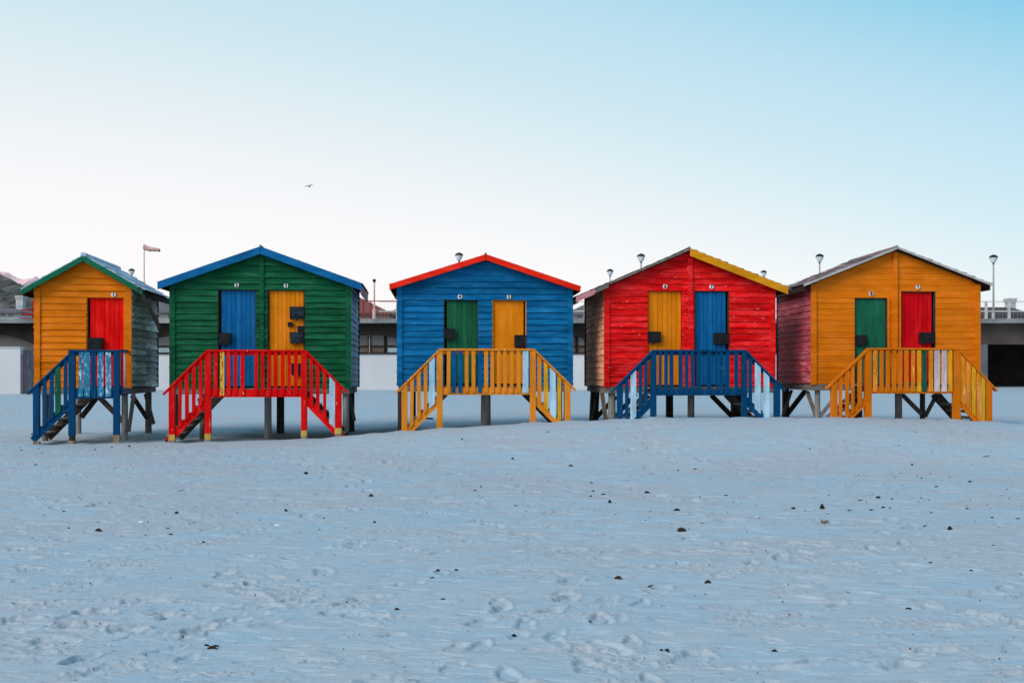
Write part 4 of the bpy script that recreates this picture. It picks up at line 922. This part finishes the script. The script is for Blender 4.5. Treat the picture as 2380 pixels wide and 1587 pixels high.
named = [ (*A(613,622),15,8,'stone','round','stone','rounded black stone on open sand below the orange hut'),
 (*A(1313,1350),22,9,'kelp','legs','seaweed','dark clump of seaweed with thin strands beside footprints, lower left foreground'),
 (*A(270,530),11,4,'pink_stone','round','shell','pinkish shell fragment on the sand near the left edge'),
 (*A(1095,510),9,6,'kelp','round','stone','small brown stone on the sand between the orange and green huts'),
 (*A(878,564),13,3,'shell','round','shell','flat white shell left of the sand below the green hut'),
 (*A(1720,584),15,4,'shell','round','shell','pale tilted shell half on the sand below the green hut'),
 (*A(2108,938),9,5,'stone','round','stone','small dark stone at the end of the long ridge of crumbled sand'),
 (*B(1407,221),11,5,'kelp','round','stone','low dark stone nearest the sand bank below the blue hut'),
 (*B(2092,627),22,12,'kelp','round','stone','largest dark brown stone, alone on the sand below the red hut'),
 (*B(1703,918),19,10,'kelp','round','stone','dark brown lumpy stone right of centre in the middle foreground'),
 (*B(614,1050),15,8,'kelp','round','stone','brown stone upper left of the pair with a small black one, centre foreground'),
 (*B(328,1112),16,9,'kelp','peak','stone','pointed brown stone left of centre in the foreground'),
 (*B(667,1092),11,6,'stone','round','stone','black stone just below the brown stone, centre foreground'),
 (*B(983,963),15,5,'pink_stone','fin','shell','broken reddish brown shell standing up in the centre foreground'),
 (*B(1435,854),19,2.5,'kelp','round','seaweed','thin flat strip of dark weed, centre right of the foreground'),
 (*B(1330,925),16,2.5,'kelp','round','seaweed','short brown strip of weed below the thin flat strip'),
 (*B(1900,975),12,7,'kelp','twig','twig','forked dark twig at a dimple in the sand below the red hut'),
 (*B(545,921),9,5,'kelp','twig','twig','little curved twig left of two small black stones'),
 (*B(1054,1267),12,6,'stone','round','stone','black stone nearest the bottom in the centre foreground'),
 (*B(640,1378),13,7,'blue_bit','round','litter','pale blue scrap at the rim of a footprint, bottom centre'),
 (*B(868,1448),12,8,'blue_bit','peak','litter','blue wrapper scrap inside a deep footprint, bottom centre'),
 (*B(1520,1283),17,4,'blue_bit','round','shell','long pale blue shell right of centre near the bottom'),
 (*B(1947,1409),11,4,'pink_stone','round','seaweed','reddish scrap of weed in the right foreground'),
 (*B(1985,1365),15,3.5,'kelp','legs','seaweed','dark stringy scrap of weed above the reddish scrap'),
 (*C(885,485),14,14,'kelp','fin','driftwood','upright dark fin shaped piece of wood below the amber hut'),
 (*C(705,484),11,6,'stone','round','stone','dark stone just left of the upright fin shaped piece'),
 (*C(1190,498),17,6,'kelp','fin','driftwood','dark wedge lying flat right of the upright fin shaped piece'),
 (*C(895,566),15,5,'pink_stone','legs','crab shell','reddish crab shell below the upright fin shaped piece'),
 (*C(1675,618),14,12,'kelp','peak','stone','tall dark brown stone on the sand below the amber hut\'s right steps'),
 (*C(1800,322),11,6,'stone','round','stone','rounded black stone highest on the sand at the right'),
 (*C(1595,349),10,4.5,'stone','round','stone','flat black stone left of the highest rounded one at the right'),
 (*C(287,404),14,4,'stone','round','stone','long low black stone below the red hut\'s right steps'),
 (*C(2100,551),14,6,'stone','round','stone','black stone close to the right edge of the sand'),
 (*C(1950,712),18,3.5,'kelp','round','seaweed','flat dark strip of weed near the right edge'),
 (*C(175,938),15,8,'kelp','round','stone','dome shaped brown stone in the foreground below the red hut'),
 (*C(588,1372),19,10,'stone','peak','stone','black pyramid shaped stone at the bottom right of centre'),
 (*C(743,1354),21,4,'kelp','round','seaweed','flat dark blade of weed right of the black pyramid shaped stone'),
 (*C(1905,166),19,4,'kelp','twig','twig','thin stick lying on the sand bank below the amber hut'),
 (*C(1095,1405),13,3,'shell','round','shell','flat white shell in the bottom right foreground') ]
for (px, py, w, h_, mk, sh, nm, lab) in named:
    o = lump(nm.replace(' ', '_'), px, py, w, h_, mk, sh); tag(o, lab, nm)
small = [A(397,505,)+(9,3.5), A(1775,500)+(6,5), A(1060,646)+(10,3.5), A(1262,697)+(7,4), A(1300,760)+(8,2.5), A(550,810)+(5,3), A(1815,907)+(6,3), A(1073,1082)+(11,3), A(1900,270)+(8,5), A(220,214)+(7,2.5), A(590,122)+(5,3), A(1040,607)+(8,2.5), A(200,665)+(6,2), A(1488,913)+(6,2), A(133,124)+(4,3), A(240,115)+(4,2), A(265,140)+(4,2), A(695,103)+(4,2), A(803,98)+(4,3), A(1075,210)+(5,2.5), A(2010,546)+(5,3), A(1022,492)+(4,2), A(1025,510)+(4,2), A(123,500)+(4,2), A(1748,726)+(4,2),
 B(167,410)+(9,5.5), B(187,571)+(6,4), B(812,376)+(7,3.5), B(1648,443)+(6,5), B(1610,397)+(9,3), B(1532,411)+(6,3.5), B(1880,386)+(10,4), B(2067,495)+(12,4.5), B(583,870)+(8,4.5), B(695,865)+(7,4), B(1523,1186)+(6,3.5), B(1427,1080)+(6,4), B(1140,472)+(9,3), B(1065,468)+(6,3), B(1547,375)+(4,3), B(1533,325)+(7,2.5), B(1270,811)+(7,2.5), B(2073,252)+(5,3), B(698,357)+(4,2.5), B(850,348)+(4,2.5), B(731,54)+(4,2), B(1045,180)+(6,4), B(1263,12)+(5,2.5), B(1128,220)+(3,2), B(768,726)+(3,2), B(1142,908)+(3,2), B(1680,1073)+(7,3), B(1972,1092)+(7,3.5), B(1746,1343)+(4,3), B(2020,1473)+(6,4), B(1115,1520)+(11,3), B(2083,842)+(7,3), B(1115,1093)+(5,2), B(705,1164)+(4,2),
 C(1052,500)+(11,3.5), C(1233,422)+(9,5), C(1265,480)+(9,4), C(1304,483)+(7,3.5), C(1316,430)+(5,4), C(1487,618)+(8,4), C(1523,592)+(9,3), C(95,243)+(8,3), C(1442,216)+(5,4), C(1500,295)+(4,2.5), C(1940,544)+(8,4), C(1832,568)+(7,3), C(942,1309)+(11,3.5), C(1422,1099)+(11,2.5), C(1292,711)+(6,2.5), C(1558,818)+(9,2.5), C(805,777)+(8,2.5), C(918,519)+(6,3), C(495,546)+(5,3), C(1460,545)+(8,2.5), C(807,118)+(4,3), C(1120,434)+(11,2.5), C(750,559)+(6,2), C(140,577)+(13,2.5), C(1815,209)+(4,2), C(1496,451)+(4,2), C(1782,480)+(4,2), C(960,676)+(4,2), C(1373,559)+(4,2), C(1188,889)+(6,2), C(660,939)+(9,2.5), C(113,901)+(5,2), C(180,1099)+(7,2), C(980,1057)+(6,2), C(1808,866)+(7,3), C(1763,1341)+(5,2), C(1828,1319)+(14,2.5), C(1110,1311)+(7,2), C(1915,1478)+(6,2.5)]
for (px, py, w, h_) in small:
    o = lump('pebble', px, py, w*1.3, h_*1.5, random.choice(['stone', 'stone', 'kelp']))
    zone = 'far' if py < 1200 else 'near'
    lab = ('tiny dark pebble high on the beach below the ' if zone == 'far' else 'tiny dark pebble in the foreground sand below the ') + near_hut(px)
    tag(o, lab, 'pebble', 'tiny dark pebbles scattered on the sand')
mb = MB()
for i in range(900):
    q_ = random.random()
    if q_ < .45: px = random.uniform(-100, 2480); py = random.uniform(985, 1200)
    elif q_ < .6: px = random.gauss(1950, 260); py = random.gauss(1170, 45)
    else: px = random.uniform(-200, 2580); py = 1050+540*random.random()
    if py < 975 or (py < 1035 and px < 900) : continue
    x, y = (px-CX)/F, 0
    t = 1.5*F/(py-CY); 
    for _ in range(4): t = (H-float(ground(x*t, t)))*F/(py-CY)
    x *= t; z = float(ground(x, t)); L_ = random.uniform(.004, .024)*random.uniform(.4, 1)*(.55 if t < 10 else 1); a = random.uniform(-.6, .6)
    c_, s_ = math.cos(a)*L_, math.sin(a)*L_; h2 = random.uniform(.003, .009); w2 = random.uniform(.2, .45)*L_
    mb.add([(x-c_, t-s_, z-.006), (x+s_*.4, t-w2, z-.006), (x+c_, t+s_, z-.006), (x, t+w2, z-.006), (x, t, z+h2)], [(0,1,4), (1,2,4), (2,3,4), (3,0,4)])
tag(mb.build('beach_debris', M['kelp']), 'fine dark crumbs of weed and shell grit strewn over the sand', 'debris', None, 'stuff')
# weed caught at the foot of the green hut's left post
o = lump('seaweed', 391, 1026, 14, 14, 'kelp'); tag(o, 'mossy dark clump at the foot of the red railing\'s left post', 'seaweed')

# gull
Yg = 75.0
def gull():
    c = Vector((BX(719, Yg), Yg, BZ(433.5, Yg))); mb = MB(); sp = 19*Yg/F/2
    n = 8; prof = [(-.30,.004),(-.24,.03),(-.10,.065),(.04,.07),(.14,.05),(.20,.045),(.25,.03),(.30,.006)]
    vs = []
    for (a, r_) in prof:
        for k in range(n):
            t = 2*math.pi*k/n; vs.append((math.sin(t)*r_-a*.25, a, math.cos(t)*r_*.9))
    fs = []
    for i in range(len(prof)-1):
        for k in range(n): fs.append((i*n+k, i*n+(k+1)%n, (i+1)*n+(k+1)%n, (i+1)*n+k))
    mb.add(vs, fs)
    for sg, pts in ((-1, [(0,.03),(.45*sp,.055),(.72*sp,.03),(sp*1.12,-.06)]), (1, [(0,.03),(.40*sp,.10),(.6*sp,.13),(sp*.9,.12)])):
        vs = []; 
        for i, (x, z) in enumerate(pts):
            ch = [.12, .11, .09, .015][i]; vs += [(sg*x, -ch, z), (sg*x, ch, z), (sg*x, 0, z+.022-.004*i)]
        fs = []
        for i in range(3):
            k = 3*i; fs += [(k, k+3, k+4, k+1), (k, k+2, k+5, k+3), (k+1, k+4, k+5, k+2)]
        mb.add(vs, fs)
    o = mb.build('gull', M['gull'], None, True); o.location = c; tag(o, 'small dark gull gliding in the pale sky above the green hut', 'bird')
gull()

# ------------------------------------------------------------------ world, sun, camera
SUN_EL, SUN_AZ = 38.0, 230.0     # degrees; azimuth measured from +Y clockwise
w = bpy.data.worlds.new('World'); scn.world = w; w.use_nodes = True; nt = w.node_tree
bg = nt.nodes['Background']
sky = N(nt, 'ShaderNodeTexSky', sky_type='NISHITA'); sky.sun_disc = False; sky.sun_elevation = math.radians(SUN_EL); sky.sun_rotation = math.radians(SUN_AZ)
tc = N(nt, 'ShaderNodeTexCoord'); sep = N(nt, 'ShaderNodeSeparateXYZ'); nt.links.new(tc.outputs['Generated'], sep.inputs[0])
m0 = N(nt, 'ShaderNodeMath', operation='MULTIPLY_ADD'); nt.links.new(sep.outputs['X'], m0.inputs[0]); m0.inputs[1].default_value = .20; m0.inputs[2].default_value = .21
ma = N(nt, 'ShaderNodeMath', operation='MULTIPLY_ADD'); nt.links.new(sep.outputs['X'], ma.inputs[0]); nt.links.new(m0.outputs[0], ma.inputs[1]); nt.links.new(sep.outputs['Z'], ma.inputs[2])
cr = N(nt, 'ShaderNodeValToRGB'); nt.links.new(ma.outputs[0], cr.inputs[0])
el = cr.color_ramp.elements
stops = [(0.0, (1.08,1.02,1.02)), (.10, (1.05,1.015,1.015)), (.155, (.95,.975,.985)), (.22, (.79,.915,.955)), (.27, (.67,.86,.93)), (.34, (.54,.80,.92)), (.39, (.40,.73,.895)), (.435, (.255,.65,.87)), (.7, (.28,.55,.78)), (1.0, (.26,.48,.70))]
el[0].position = 0; el[0].color = (*stops[0][1], 1); el[1].position = 1; el[1].color = (*stops[-1][1], 1)
for p, c in stops[1:-1]: e = el.new(p); e.color = (*c, 1)
sc_ = N(nt, 'ShaderNodeVectorMath', operation='SCALE'); nt.links.new(sky.outputs[0], sc_.inputs[0]); sc_.inputs['Scale'].default_value = .12
gx = N(nt, 'ShaderNodeVectorMath', operation='SCALE'); nt.links.new(cr.outputs[0], gx.inputs[0]); gx.inputs['Scale'].default_value = 1.0
mx = mixc(nt, .88, sc_.outputs[0], gx.outputs[0])
nt.links.new(mx, bg.inputs['Color']); bg.inputs['Strength'].default_value = 1.0
sd = bpy.data.lights.new('sun', 'SUN'); sd.energy = 2.7; sd.angle = math.radians(32); sd.color = (1, .93, .86)
so = bpy.data.objects.new('sun', sd); link(so)
e_, a_ = math.radians(SUN_EL), math.radians(SUN_AZ)
dv = Vector((math.sin(a_)*math.cos(e_), math.cos(a_)*math.cos(e_), math.sin(e_)))
so.rotation_euler = dv.to_track_quat('Z', 'Y').to_euler(); so.location = dv*50
cd = bpy.data.cameras.new('camera'); cam = bpy.data.objects.new('camera', cd); link(cam)
cam.location = (0, 0, H); cam.rotation_euler = (math.pi/2, 0, 0); cd.sensor_width = 36; cd.lens = 36*F/2380; cd.shift_y = (CY-793.5)/2380
cd.clip_end = 12000; cd.clip_start = .1; scn.camera = cam
vs_ = scn.view_settings; vs_.view_transform = 'Standard'; vs_.look = 'None'; vs_.gamma = 1; vs_.exposure = 0; vs_.use_curve_mapping = False
scn.cycles.max_bounces = 6
